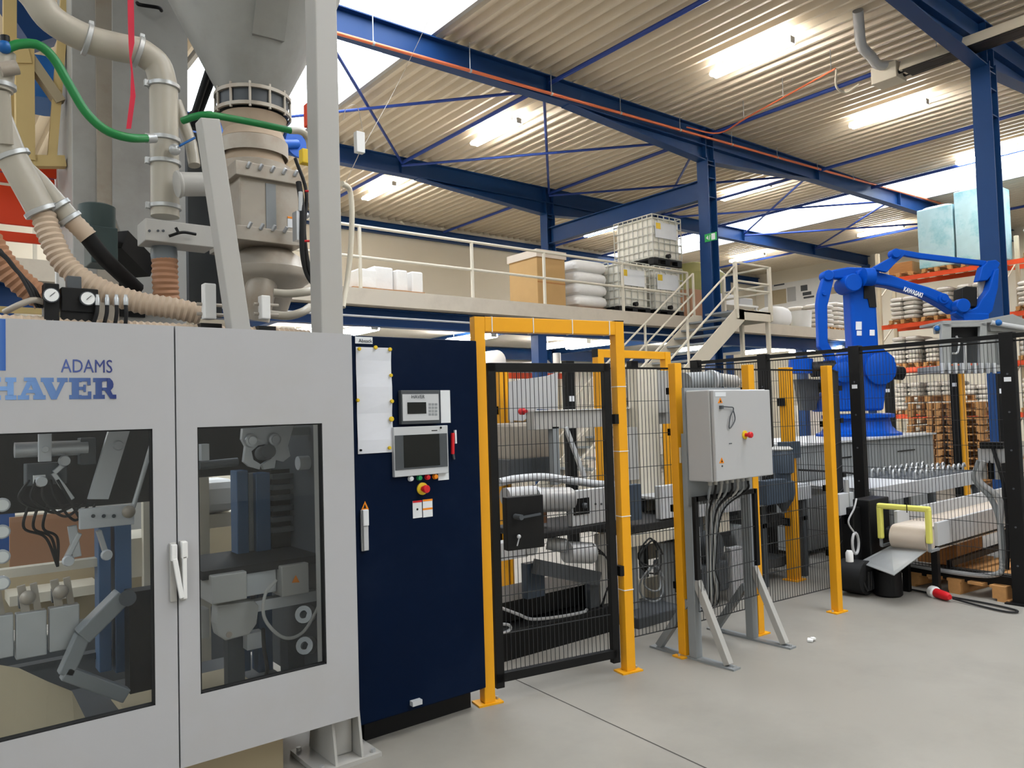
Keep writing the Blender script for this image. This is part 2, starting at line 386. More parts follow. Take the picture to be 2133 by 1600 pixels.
mat('valve_blue', (22, 92, 160), 0.4)
mat('bright_blue', (20, 96, 200), 0.4)
mat('motor_green', (58, 74, 74), 0.45, var=0.08)
mat('housing_grey', (172, 172, 168), 0.45, var=0.06, scale=2, dirt=(124, 112, 102), dirt_amt=0.4, dirt_scale=1.6)
mat('gauge_face', (236, 236, 232), 0.5)
mat('beige_sheet', (176, 162, 134), 0.7, var=0.1, scale=3)
mat('blue_steel_dim', (66, 94, 128), 0.45, var=0.1)
mat('label_white', (226, 228, 230), 0.5)
mat('orange', (240, 140, 20), 0.45)
mat('green_btn', (30, 140, 84), 0.35)
mat('screen', (14, 18, 18), 0.25)
mat('silver', (196, 198, 200), 0.38, 0.1, var=0.05)
mat('magnet', (226, 190, 40), 0.45)
def ink(name, x0, x1, c0, c1):
    m = mat(name, (80, 120, 180), 0.4); nt = m.node_tree; bs = nt.nodes['Principled BSDF']
    tc = nt.nodes.new('ShaderNodeTexCoord'); sp = nt.nodes.new('ShaderNodeSeparateXYZ'); nt.links.new(tc.outputs['Object'], sp.inputs[0])
    mr = nt.nodes.new('ShaderNodeMapRange'); mr.inputs[1].default_value = x0; mr.inputs[2].default_value = x1; nt.links.new(sp.outputs[0], mr.inputs[0])
    mx = nt.nodes.new('ShaderNodeMix'); mx.data_type = 'RGBA'; mx.inputs[6].default_value = rgb(*c0) + (1,); mx.inputs[7].default_value = rgb(*c1) + (1,)
    nt.links.new(mr.outputs[0], mx.inputs[0]); nt.links.new(mx.outputs[2], bs.inputs['Base Color'])
glass_mat('door_glass', (0.95, 0.97, 0.98), 0.55, 0.0)
FY = 3.3
PT, PBm = 2.0, 0.222
xs = at(367.5, 1000, Y=FY).x; xr = 1.665; xl = 0.03
enc = thing('bagging_machine', 'grey enclosed bagging machine with two glazed doors and blue lettering', 'machine', (0.85, FY + .5, 0))
wz0, wz1 = at(500, 1427, Y=FY).z, at(540, 886, Y=FY).z
wl = (0.11, at(321, 1180, Y=FY).x); wr = (at(414.5, 1160, Y=FY).x, at(676, 1130, Y=FY).x)
def door(x0, x1, wx):
    g = G().box(x0, wx[0], FY, FY + .04, PBm, PT).box(wx[1], x1, FY, FY + .04, PBm, PT).box(wx[0], wx[1], FY, FY + .04, PBm, wz0).box(wx[0], wx[1], FY, FY + .04, wz1, PT)
    d = g.build('door', 'panel_grey', enc)
    G().box(wx[0], wx[1], FY + .018, FY + .024, wz0, wz1).build('window_pane', 'door_glass', d)
    e = .006
    G().box(wx[0], wx[0] + e, FY + .004, FY + .036, wz0, wz1).box(wx[1] - e, wx[1], FY + .004, FY + .036, wz0, wz1).box(wx[0], wx[1], FY + .004, FY + .036, wz0, wz0 + e).box(wx[0], wx[1], FY + .004, FY + .036, wz1 - e, wz1).build('gasket', 'rubber', d)
    return d
dl = door(xl, xs - .003, wl); dr = door(xs + .003, xr, wr)
G().box(xs - .012, xs + .012, FY + .03, FY + .05, PBm, PT).build('seal_strip', 'rubber', enc)
# door handles
hz = at(362, 1190, Y=FY).z
G().box(xs - .032, xs - .006, FY - .012, FY, hz - .12, hz + .115).build('handle_plate', 'grey_paint', dl, bevel=.003)
G().bar((xs - .018, FY - .03, hz + .055), (xs + .006, FY - .035, hz - .105), .018, .016, up=(0, 1, 0)).box(xs - .03, xs - .008, FY - .035, FY - .012, hz + .045, hz + .11).build('handle', 'white', dl, bevel=.003)
G().box(xs + .006, xs + .03, FY - .012, FY, hz - .12, hz + .12).build('handle_plate', 'grey_paint', dr, bevel=.003)
G().box(xs + .01, xs + .026, FY - .04, FY - .022, hz - .11, hz + .06).box(xs + .008, xs + .03, FY - .04, FY - .012, hz + .05, hz + .118).build('handle', 'white', dr, bevel=.003)
# enclosure frame, roof plate, side and dark inner back panel
G().box(xl, xr - .03, FY + .05, FY + .42, PT - .06, PT - .015).build('roof_plate', 'panel_grey', enc); G().box(xl + .05, xr - .1, FY + .2, FY + 1.2, .24, .27).build('dark_floor_sheet', 'dark_grey', enc); G().box(xl, xr - .03, FY + 1.15, FY + 1.25, PT - .08, PT - .015).build('rear_rail', 'panel_grey', enc)  # dark sheet added over the floor to darken the bottom of the machine
G().box(xr - .03, xr - .005, FY + .26, FY + 1.25, .25, PT - .06).build('side_panel', 'dark_grey', enc)
G().box(at(300, 1500, Y=FY + .25).x, at(580, 1500, Y=FY + .25).x, FY + .2, FY + .9, 0, .30).build('plinth', 'beige_sheet', enc)
# lettering
T0 = V((0, FY - .0015, 0)); ink_o = .85
def fx(px): return at(px, 808, Y=FY).x
ink('ink_haver', fx(0) - ink_o, fx(242) - ink_o, (120, 160, 214), (34, 48, 110)); ink('ink_adams', fx(127) - ink_o, fx(239) - ink_o, (78, 98, 160), (40, 48, 110)); ink('ink_logo', fx(-90) - ink_o, fx(12) - ink_o, (150, 184, 226), (44, 92, 168))
zt, zb = at(120, 787, Y=FY).z, at(120, 832, Y=FY).z
LH = zt - zb
def letter(px0, px1, polys):
    x0, x1 = fx(px0), fx(px1); g = G()
    for i, poly in enumerate(polys): g.prism([(x0 + (x1 - x0) * u, FY - .001 - .0003 * i, zb + LH * v) for u, v in poly], (0, .001 + .0003 * i, 0))
    return g
def R4(u0, u1, v0, v1): return [(u0, v0), (u1, v0), (u1, v1), (u0, v1)]
s_ = .2
Hh = [R4(.0, .42, 0, s_), R4(.0, .42, 1 - s_, 1), R4(.58, 1, 0, s_), R4(.58, 1, 1 - s_, 1), R4(.1, .34, s_, 1 - s_), R4(.66, .9, s_, 1 - s_), R4(.34, .66, .41, .6)]
Aa = [R4(0, .4, 0, s_), R4(.55, 1, 0, s_), [(.1, s_), (.27, s_), (.53, .8), (.42, 1), (.33, .82)], [(.62, s_), (.92, s_), (.64, 1), (.42, 1), (.45, .76)], R4(.28, .66, .3, .45), R4(.22, .64, .84, 1)]
Vv = [R4(0, .48, 1 - s_, 1), R4(.6, 1, 1 - s_, 1), [(.08, 1 - s_), (.4, 1 - s_), (.6, .28), (.5, 0), (.38, 0)], [(.72, 1 - s_), (.9, 1 - s_), (.58, 0), (.45, 0), (.52, .25)]]
Ee = [R4(0, .56, 0, s_), R4(0, .56, 1 - s_, 1), R4(.12, .44, s_, 1 - s_), R4(.44, 1, 0, .17), R4(.44, .97, .83, 1), R4(.44, .66, .43, .58), R4(.85, 1, .17, .36), R4(.82, .97, .66, .83), R4(.64, .75, .34, .68)]
Rr = [R4(0, .5, 0, s_), R4(0, .4, 1 - s_, 1), R4(.1, .38, s_, 1 - s_), R4(.38, .72, .84, 1), R4(.38, .72, .4, .54), [(.66, .4), (.78, .44), (.86, .55), (.88, .7), (.84, .86), (.72, 1), (.6, 1), (.6, .84), (.6, .54)], [(.48, .42), (.74, .44), (.84, .2), (1, .2), (1, 0), (.74, 0)]]
for px0, px1, pl in ((-22, 34, Hh), (37, 95, Aa), (85, 141, Vv), (144, 190, Ee), (194, 242, Rr)): letter(px0, px1, pl).build('letter', 'ink_haver', enc)
text_mesh('lettering', 'ADAMS', 'ink_adams', enc, (fx(127), FY - .001, at(180, 776, Y=FY).z), (1, 0, 0), .072, .001, (fx(239) - fx(127)) / .248)
G().box(-.2, fx(12), FY - .0012, FY, at(6, 772, Y=FY).z, PT - .003).build('logo', 'ink_logo', enc)
# ---- corner column
cp = V((1.622, 3.47, 0)); col = thing('machine_column', 'grey square column with gusseted base plate at the machine corner', 'column', cp)
G().box(cp.x - .058, cp.x + .058, cp.y - .06, cp.y + .06, .02, 5.2).build('post', 'grey_paint', col, bevel=.006)
G().box(cp.x - .16, cp.x + .16, cp.y - .16, cp.y + .16, 0, .02).build('base_plate', 'grey_paint', col)
for s in (-1, 1): G().prism([(cp.x + s * .066 - .006, cp.y - .15, .02), (cp.x + s * .066 - .006, cp.y + .14, .02), (cp.x + s * .066 - .006, cp.y + .1, .3), (cp.x + s * .066 - .006, cp.y - .1, .3)], (.012, 0, 0)).build('gusset', 'grey_paint', col)
G().bar((cp.x + .06, cp.y, 2.6 + 1.35), (cp.x + .6, cp.y + .1, 4.62), .12, .12).build('brace', 'grey_paint', col)
for s in (-1, 1):
    for t in (-1, 1): G().cyl((cp.x + s * .13, cp.y + t * .13, .018), (cp.x + s * .13, cp.y + t * .13, .035), .012, 6).build('bolt', 'galv', col)
a, b = at(432, 252, Y=3.46), at(497, 692, Y=3.46)
solo('diagonal_strut', G().bar(a, b, .085, .085, up=(0, 1, 0)), 'grey_paint', 'light grey diagonal strut leaning above the right machine door', 'strut', bevel=.005)
# ---------------------------------------------------------------- control cabinet
NY = 3.44
cx0, cx1 = 1.70, at(1001, 1000, Y=NY).x
cz0, cz1 = .10, at(870, 703, Y=NY).z
cab = thing('control_cabinet', 'tall navy blue control cabinet with screens and push buttons', 'cabinet', ((cx0 + cx1) / 2, NY + .25, 0))
G().box(cx0, cx1, NY + .03, NY + .5, cz0, cz1).build('body', 'navy', cab, bevel=.004)
dz0 = .115
nd = G().box(cx0 + .004, cx1 - .002, NY, NY + .028, dz0, cz1 - .004).build('door', 'navy', cab, bevel=.004)
G().box(cx0 + .1, cx1 - .05, NY + .08, NY + .45, 0, cz0).build('plinth', 'black', cab)
def CB(g, x0, y0, x1, y1, dep, out=0.0): return PB(g, x0, y0, x1, y1, NY - dep - out, dep)
def nrect(name, m, x0, y0, x1, y1, dep, par=None, bev=0.0, out=0.0): return CB(G(), x0, y0, x1, y1, dep, out).build(name, m, par or cab, bevel=bev)
nrect('name_plate', 'label_white', 740, 702, 776, 716, .003)
text_mesh('lettering', 'Absack', 'black', cab, at(747, 713, Y=NY - .0045), (1, 0, 0), .026, .0006)
t1 = nrect('weighing_terminal', 'dark_grey', 836, 813, 917, 883, .03, bev=.003)
CB(G(), 839, 821, 914, 876, .004, .03).build('terminal_front', 'silver', t1)
CB(G(), 849, 838, 888, 862, .002, .034).build('display', 'screen', t1)
text_mesh('lettering', 'HAVER', 'dark_grey', t1, at(857, 830, Y=NY - .036), (1, 0, 0), .026, .0006)
g = G()
for i in range(4):
    for j in range(3): CB(g, 893 + j * 6.5, 840 + i * 7, 898 + j * 6.5, 845 + i * 7, .001, .034)
g.build('keypad', 'mid_grey', t1)
nrect('instruction_label', 'label_white', 918, 813, 938, 881, .002)
t2 = nrect('touch_panel', 'silver', 821, 888, 934, 990, .025, bev=.003)
CB(G(), 823, 905, 932, 976, .002, .025).build('bezel', 'dark_grey', t2)
CB(G(), 841, 905, 916, 972, .001, .027).build('display', 'screen', t2)
nrect('panel_logo', 'black', 899, 896, 911, 898, .0005, t2, out=.025)
c = at(918, 891, Y=NY - .026); G().cyl(c, c + V((0, -.002, 0)), .006, 10).build('panel_led', 'screen', t2)
for px, m in ((854, 'label_white'), (872, 'green_btn'), (889, 'red'), (905, 'orange')):
    c = at(px, 997 - (px - 854) * .085, Y=NY); bt = G().lathe(c, [(.0145, 0), (.0145, .006), (.012, .006), (.012, .018), (.009, .02)], (0, -1, 0), 16).build('push_button', m, cab, True)
nrect('small_label', 'label_white', 913, 984, 935, 1000, .002)
c = at(879, 1018, Y=NY); e = G().lathe(c, [(.032, 0), (.032, .008), (.026, .01)], (0, -1, 0), 20).build('emergency_stop', 'magnet', cab, True)
G().lathe(c + V((0, -.01, 0)), [(.014, 0), (.014, .02), (.02, .022), (.021, .036), (.017, .042)], (0, -1, 0), 18).build('mushroom_button', 'red', e, True)
nrect('warning_label', 'label_white', 860, 1043, 879, 1079, .0015); nrect('warning_label', 'label_white', 881, 1040, 901, 1077, .0015)
nrect('warning_stripe', 'red', 860, 1043, 879, 1047, .002); nrect('warning_stripe', 'orange', 881, 1040, 901, 1044, .002); nrect('warning_stripe', 'orange', 881, 1058, 901, 1062, .002)
c = at(869, 1061, Y=NY); G().lathe(c, [(.006, 0), (.006, .0025)], (0, -1, 0), 10).build('warning_symbol', 'black', cab)
g = G(); p = [at(752, 1063, Y=NY), at(768, 1061, Y=NY), at(760, 1044, Y=NY)]; g.prism(p, (0, -.002, 0)); w_ = g.build('warning_triangle', 'orange', cab)
p = [at(757, 1059, Y=NY - .003), at(763, 1058.6, Y=NY - .003), at(760, 1050, Y=NY - .003)]; G().prism(p, (0, -.001, 0)).build('warning_symbol', 'black', w_)
h = nrect('door_handle', 'silver', 753, 1062, 768, 1148, .012, bev=.003)
CB(G(), 757, 1062, 769, 1096, .02, .012).build('handle_grip', 'label_white', h, bevel=.004)
CB(G(), 758, 1096, 767, 1147, .012, .012).build('handle_lever', 'silver', h, bevel=.003)
nrect('foot', 'silver', 860, 1460, 880, 1470, .03)
# papers with magnets, pen
g = G(); n = 8
y0 = NY - .003
X0, X1, Z0, Z1 = at(743, 830, Y=y0).x, at(816, 830, Y=y0).x, at(780, 944, Y=y0).z, at(780, 724, Y=y0).z
for k in range(n):
    za, zb2 = Z0 + (Z1 - Z0) * k / n, Z0 + (Z1 - Z0) * (k + 1) / n
    oa, ob = .004 * math.sin(k * 1.7) + .004, .004 * math.sin((k + 1) * 1.7) + .004
    g.add([(X0, y0 - oa * .4, za), (X1, y0 - oa, za), (X1, y0 - ob, zb2), (X0, y0 - ob * .4, zb2), (X0, y0 - oa * .4 + .0008, za), (X1, y0 - oa + .0008, za), (X1, y0 - ob + .0008, zb2), (X0, y0 - ob * .4 + .0008, zb2)], [(0, 1, 2, 3), (4, 7, 6, 5), (0, 4, 5, 1), (1, 5, 6, 2), (2, 6, 7, 3), (3, 7, 4, 0)])
mat('paper', (222, 224, 230), 0.7, var=0.03, scale=14, stretch=(1, 1, 3))
solo('paper_sheet', g, 'paper', 'long white paper sheet pinned to the navy cabinet door', 'paper')
for i, (px, py, r) in enumerate(((748, 727, .009), (782, 724, .010), (812, 728, .010), (814, 782, .009), (745, 834, .009), (816, 836, .010), (815, 873, .013), (811, 933, .009))):
    c = at(px, py, Y=NY - .012)
    lb = ['top left corner', 'top middle', 'top right corner', 'upper right edge', 'left edge', 'right edge at mid height', 'right edge, the largest one', 'bottom right corner'][i]
    solo('magnet', G().lathe(c, [(r, -.001), (r, .006), (r * .8, .009)], (0, -1, 0), 12), 'magnet', 'yellow round magnet on the paper sheet, ' + lb, 'magnet', 'yellow magnets holding the paper', True)
c = at(751, 938, Y=NY - .012); solo('magnet', G().lathe(c, [(.006, -.001), (.006, .006)], (0, -1, 0), 10), 'black', 'small black magnet at the paper bottom left', 'magnet', smooth=True)
pen = thing('marker_pen', 'red and white marker pen stuck to the navy cabinet', 'pen', at(944, 955, Y=NY - .01))
G().bar(at(943, 902, Y=NY - .012), at(943, 946, Y=NY - .012), .014, .014).build('pen_barrel', 'red', pen)
G().bar(at(948, 896, Y=NY - .012), at(949, 924, Y=NY - .012), .01, .012).build('pen_clip', 'label_white', pen)
G().bar(at(944, 946, Y=NY - .012), at(946, 957, Y=NY - .012), .01, .01).build('pen_cap', 'dark_grey', pen)
# ---------------------------------------------------------------- plant above the bagging machine
def clampring(g, p, d, r, wd=.012): return g.lathe(V(p) - V(d).normalized() * wd, [(r, 0), (r + .008, .003), (r + .008, 2 * wd - .003), (r, 2 * wd)], d, 18)
# grey elevator housing behind the pipes
hy = 5.4
hs = thing('elevator_housing', 'tall grey sheet-metal elevator housing behind the dust pipes', 'machine', at(260, 700, Y=hy + .3) * 1.0)
hs.location.z = 0; ORG[hs.name] = V(hs.location)
x0, x1, xm = at(150, 300, Y=hy).x, at(392, 300, Y=hy - .06).x, at(232, 300, Y=hy).x
G().box(x0, x1 - .01, hy, hy + .55, 0, 5.6).build('housing', 'housing_grey', hs, bevel=.006)
zz = lambda px, py: (at(px, py, Y=hy - .06).x, at(px, py, Y=hy - .06).z)
poly = [zz(234, -140), zz(390, -140), zz(392, 640), zz(285, 640), zz(282, 572), zz(272, 540), zz(236, 440)]
G().prism([(a, hy - .06, b) for a, b in poly], (0, .05, 0)).build('front_cover', 'housing_grey', hs)
G().box(at(200, 300, Y=hy).x, xm + .03, hy - .03, hy, 1.5, 5.6).build('seam_strip', 'dust_steel', hs)
G().box(at(230, 580, Y=hy).x, at(300, 580, Y=hy).x, hy - .02, hy + .02, at(260, 660, Y=hy).z, at(260, 500, Y=hy).z).build('opening', 'black', hs)
hp = T((286, 6, hy - .1), (292, 10, hy - .14), (330, 16, hy - .14), (336, 22, hy - .1))
G().hose(hp, .012).build('handle', 'black', hs, True)
# silo hopper with valves (axis)
HY = 4.45
hx = at(527, 215, Y=HY).x
def hz_(py): return at(527, py, Y=HY).z
def hr(px): return abs(at(px, 220, Y=HY).x - hx) * .86
hop = thing('silo_hopper', 'grey conical silo hopper with dosing valve and dusty sleeve', 'hopper', (hx, HY, 1.9))
rb = hr(447)
G().lathe((hx, HY, 0), [(rb, hz_(205)), (rb * 1.05, hz_(196)), (.52, hz_(-20)), (.74, hz_(-300)), (.74, 5.6)], n=40).build('cone', 'hopper_grey', hop, True)
# hatch on the cone facing the camera
hd = V((EYE.x - hx - .0, EYE.y - HY, 0)).normalized(); hd = (hd + V((.28, 0, 0))).normalized(); ss = V((-hd.y, hd.x, 0)) * -1
def cone_r(z): return rb * 1.05 + (.52 - rb * 1.05) * (z - hz_(196)) / (hz_(-20) - hz_(196))
g = G(); zA, zB = hz_(125), hz_(20); wA = .085
vs = []
for zq, o_ in ((zA, .025), (zB, .025)):
    for s in (-1, 1):
        a = s * wA / cone_r(zq); dd = (hd * math.cos(a) + ss * math.sin(a) * 1); vs.append(V((hx, HY, zq)) + dd * (cone_r(zq) + o_))
inn = [V((hx + (v.x - hx) * .92, HY + (v.y - HY) * .92, v.z)) for v in vs]
g.add(vs + inn, [(0, 1, 3, 2), (4, 6, 7, 5), (0, 4, 5, 1), (1, 5, 7, 3), (3, 7, 6, 2), (2, 6, 4, 0)]); g.build('inspection_hatch', 'hopper_grey', hop)
# clamped flange ring with studs
G().lathe((hx, HY, 0), [(rb * 1.06, hz_(212)), (rb * 1.14, hz_(212)), (rb * 1.14, hz_(205)), (rb * 1.06, hz_(205))], n=36, cap=False).lathe((hx, HY, 0), [(rb * 1.06, hz_(246)), (rb * 1.14, hz_(246)), (rb * 1.14, hz_(239)), (rb * 1.06, hz_(239))], n=36, cap=False).build('flange', 'dust_steel', hop, True)
G().lathe((hx, HY, 0), [(rb * 1.05, hz_(240)), (rb * 1.05, hz_(210))], n=36).build('collar', 'dark_grey', hop, True)
for k in range(12):
    a = k * math.pi / 6 + .1; p = V((hx + rb * 1.1 * math.cos(a), HY + rb * 1.1 * math.sin(a), 0)); G().cyl(p + V((0, 0, hz_(250))), p + V((0, 0, hz_(200))), .008, 6).build('stud', 'dust_steel', hop)
G().lathe((hx, HY, 0), [(rb * .86, hz_(365)), (rb * .95, hz_(345)), (rb * .80, hz_(318)), (rb * .98, hz_(298)), (rb * .86, hz_(278)), (rb * 1.0, hz_(250))], n=32).build('dust_sleeve', 'cloth_dusty', hop, True)
G().lathe((hx, HY, 0), [(rb * 1.0, hz_(300)), (rb * 1.02, hz_(300)), (rb * 1.02, hz_(330)), (rb * 1.0, hz_(330))], n=32, cap=False).build('sleeve_band', 'dust_steel', hop, True)
G().lathe((hx, HY, 0), [(rb * .9, hz_(382)), (rb * 1.12, hz_(368)), (rb * 1.12, hz_(352)), (rb * .9, hz_(346))], n=32).build('lower_flange', 'dust_steel', hop, True)
# dosing box
bx0, bx1 = at(500, 445, Y=HY - .24).x, at(622, 445, Y=HY - .24).x; by0 = HY - .24; bw = (bx1 - bx0)
G().box(bx0, bx1, by0, by0 + .42, hz_(522), hz_(385)).build('dosing_box', 'dust_steel', hop, bevel=.006)
for py in (383, 508): G().box(bx0 - .03, bx1 + .015, by0 - .03, by0 + .45, hz_(py + 16), hz_(py - 12)).build('clamp_frame', 'dust_steel', hop, bevel=.004)
G().box(bx0 + bw * .43, bx0 + bw * .60, by0 - .006, by0, hz_(494), hz_(404)).build('sight_strip', 'mid_grey', hop)
G().box(bx0 + bw * .8, bx0 + bw * .97, by0 - .004, by0, hz_(486), hz_(468)).build('type_plate', 'label_white', hop)
G().box(bx0 + bw * .8, bx0 + bw * .97, by0 - .005, by0, hz_(468), hz_(464)).build('type_plate', 'orange', hop)
for py in (383, 500):
    for q in range(5): G().bar((bx0 + bw * (.1 + .2 * q), by0 - .03, hz_(py)), (bx0 + bw * (.13 + .2 * q), by0 - .05, hz_(py - 10)), .014, .014).build('clamp_screw', 'steel', hop)
lx, ly = hx + .05, HY - .05
G().lathe((lx, ly, 0), [(.10, hz_(660)), (.15, hz_(610)), (.24, hz_(588)), (.25, hz_(578)), (.25, hz_(566)), (.23, hz_(562)), (.20, hz_(540)), (.12, hz_(520)), (.09, hz_(516))], n=30).build('outlet_hood', 'dust_steel', hop, True)
G().tube(curve([(lx - .05, ly - .1, hz_(580)), (lx - .1, ly - .13, hz_(625)), (lx - .12, ly - .1, hz_(672))], 5), .085, 18).build('outlet_spout', 'dust_steel', hop, True)
# dust pipe with elbow
PY_ = 4.0
dp = thing('dust_pipe', 'beige-grey dust extraction pipe with elbow and clamp rings', 'pipe', at(340, 450, Y=PY_))
path = curve(T((20, -60, PY_), (70, -10, PY_), (110, 42, PY_), (180, 80, PY_), (240, 97, PY_), (288, 106, PY_)), 6) + curve(T((300, 112, PY_), (328, 136, PY_), (341, 180, PY_)), 6) + T((342, 290, PY_), (343, 340, PY_), (344, 452, PY_))
G().tube(path, .066, 20).build('pipe', 'pipe_grey', dp, True)
for px, py, d in ((182, 83, (1, 0, -.22)), (288, 108, (1, 0, -.25)), (341, 181, (0, 0, 1)), (342, 292, (0, 0, 1)), (343, 340, (0, 0, 1)), (344, 432, (0, 0, 1))):
    p = at(px, py, Y=PY_); cr = clampring(G(), p, d, .068).build('clamp_ring', 'galv', dp, True)
    dn = V(d).cross(V((0, 1, 0))).normalized(); G().cbox(p + dn * .08, .02, .02, .03).build('clamp_bolt', 'galv', cr)
G().tube(T((366, 212, PY_ + .05), (398, 300, PY_ + .03), (405, 345, PY_)), .03, 14).build('side_pipe', 'pipe_grey', dp, True)
gv = thing('slide_gate', 'light grey slide gate box with black lever on the dust pipe', 'valve', at(375, 485, Y=3.86))
PB(G(), 303, 463, 447, 508, 3.86, .16).build('gate_box', 'grey_paint', gv, bevel=.004)
G().hose(T((352, 492, 3.83), (380, 484, 3.82), (408, 488, 3.83)), .007).bar(at(366, 474, Y=3.82), at(373, 487, Y=3.82), .012, .01).build('lever', 'black', gv, True)
for px in (311, 329, 340): c = at(px, 481, Y=3.86); G().lathe(c, [(.006, 0), (.006, .005)], (0, -1, 0), 8).build('screw', 'dark_grey', gv)
bh = thing('flexible_duct', 'short brown ribbed duct hanging under the slide gate', 'hose', at(343, 640, Y=3.98))
G().lathe(at(342, 545, Y=3.98), [(.058, 0), (.062, .03), (.055, .1)], n=20).build('cuff', 'hose_clear', bh, True)
G().hose(T((343, 538, 3.98), (344, 580, 3.98), (347, 620, 3.99), (352, 655, 4.0)), .056, .006, .026, 18).build('hose', 'hose_brown', bh, True)
c0, c1 = at(368, 384, Y=3.86), at(452, 384, Y=3.86)
ca = thing('filter_canister', 'short grey cylinder with slotted end cap on the dust pipe', 'canister', at(410, 408, Y=3.86))
G().lathe(c0, [(.062, 0), (.066, .01), (.058, .02), (.058, (c1 - c0).length)], c1 - c0, 22).build('canister_body', 'grey_paint', ca, True)
G().lathe(c1 - V((.01, 0, 0)), [(.064, 0), (.064, .02), (.05, .024)], (1, 0, 0), 22).build('end_cap', 'mid_grey', ca, True)
vb = thing('ball_valve', 'small ball valve with blue lever beside the dust pipe', 'valve', at(372, 318, Y=3.9))
G().ball(at(364, 312, Y=3.9), .028).build('valve_body', 'galv', vb, True)
G().bar(at(374, 304, Y=3.87), at(406, 287, Y=3.87), .022, .01).build('lever', 'valve_blue', vb, bevel=.003)
# left forked pipe and ribbed hoses
fy = 3.95
fp = thing('forked_pipe', 'beige forked pipe running down at the far left', 'pipe', at(85, 440, Y=fy))
G().tube(T((-60, 120, fy), (-20, 215, fy), (22, 322, fy), (88, 442, fy)), .062, 18).tube(T((30, 335, fy + .06), (80, 380, fy + .04), (148, 458, fy)), .045, 16).build('pipe', 'pipe_grey', fp, True)
for px, py, r, d in ((26, 325, .064, (.45, 0, -.9)), (86, 440, .064, (.5, 0, -.9)), (122, 430, .048, (.6, 0, -.7)), (146, 456, .046, (.6, 0, -.7))): clampring(G(), at(px, py, Y=fy), d, r).build('clamp_ring', 'galv', fp, True)
solo('ribbed_hose', G().hose(T((90, 446, fy), (104, 490, fy - .02), (135, 550, fy - .05), (195, 596, fy - .1), (280, 628, fy - .15), (360, 642, fy - .2), (418, 655, fy - .22)), .046, .007, .026, 16), 'hose_beige', 'thick beige ribbed hose sweeping down from the forked pipe', 'hose', smooth=True)
solo('ribbed_hose', G().hose(T((-40, 470, fy - .1), (0, 540, fy - .12), (40, 585, fy - .12), (92, 625, fy - .12)), .048, .007, .026, 16), 'hose_brown', 'ribbed hose entering from the left edge beside the gauges', 'hose', smooth=True)
bk = thing('black_hose', 'black rubber hose with ribbed beige cuff from the forked pipe', 'hose', at(270, 585, Y=fy))
G().hose(T((148, 458, fy), (166, 475, fy), (184, 494, fy)), .04, .003, .02, 14).build('cuff', 'hose_beige', bk, True)
G().hose(T((178, 488, fy), (210, 530, fy + .05), (240, 560, fy + .1), (285, 602, fy + .2)), .038).build('hose', 'rubber', bk, True)
solo('ribbed_hose', G().hose([(0.1, 3.6, 2.02), (.5, 3.61, 2.02), (1.0, 3.62, 2.02), (1.4, 3.61, 2.02), (1.6, 3.65, 2.02)], .028, .006, .026, 12), 'hose_beige', 'beige ribbed hose lying along the top of the machine', 'hose', smooth=True)
# green hoses, strap
gy = 3.8
gh = thing('green_hose', 'green hose hanging in a curve in front of the grey housing', 'hose', at(200, 285, Y=gy))
G().hose(T((12, 102, gy), (40, 92, gy), (80, 94, gy), (112, 122, gy), (145, 178, gy), (180, 235, gy), (222, 272, gy), (270, 287, gy), (312, 288, gy + .1)), .02, n=12).build('hose', 'green_hose', gh, True)
G().cyl(at(304, 289, Y=gy + .08), at(322, 288, Y=gy + .1), .022).build('hose_clip', 'galv', gh, True)
gh = thing('green_hose', 'green hose with steel clip crossing in front of the hopper flange', 'hose', at(500, 285, Y=gy))
G().hose(T((380, 252, gy + .06), (410, 242, gy), (440, 240, gy - .02), (520, 254, gy - .02), (606, 272, gy - .02)), .017, n=12).build('hose', 'green_hose', gh, True)
G().cyl(at(431, 240, Y=gy), at(442, 240, Y=gy), .021).build('hose_clip', 'galv', gh, True)
G().hose(T((604, 272, gy - .02), (628, 274, gy), (643, 290, gy + .02), (646, 316, gy + .04)), .018, n=12).build('elbow', 'pipe_grey', gh, True)
PB(G(), 630, 310, 653, 340, gy + .02, .05).build('coupling', 'magnet', gh, bevel=.005)
g = G(); st = [(272, -20), (273, 40), (274, 90), (272, 120), (275, 150), (277, 200), (268, 268)]; wv = [13, 13, 12, 4, 4, 11, 10]
pts = [(at(x - w / 2, y, Y=3.86), at(x + w / 2, y, Y=3.86)) for (x, y), w in zip(st, wv)]
for i in range(len(pts) - 1):
    a, b = pts[i]; c, d = pts[i + 1]; k = V((0, .003, 0)); g.add([a, b, d, c, a + k, b + k, d + k, c + k], [(0, 1, 2, 3), (4, 7, 6, 5), (0, 4, 5, 1), (1, 5, 6, 2), (2, 6, 7, 3), (3, 7, 4, 0)])
solo('strap', g, 'red_strap', 'red webbing strap hanging over the dust pipe', 'strap')
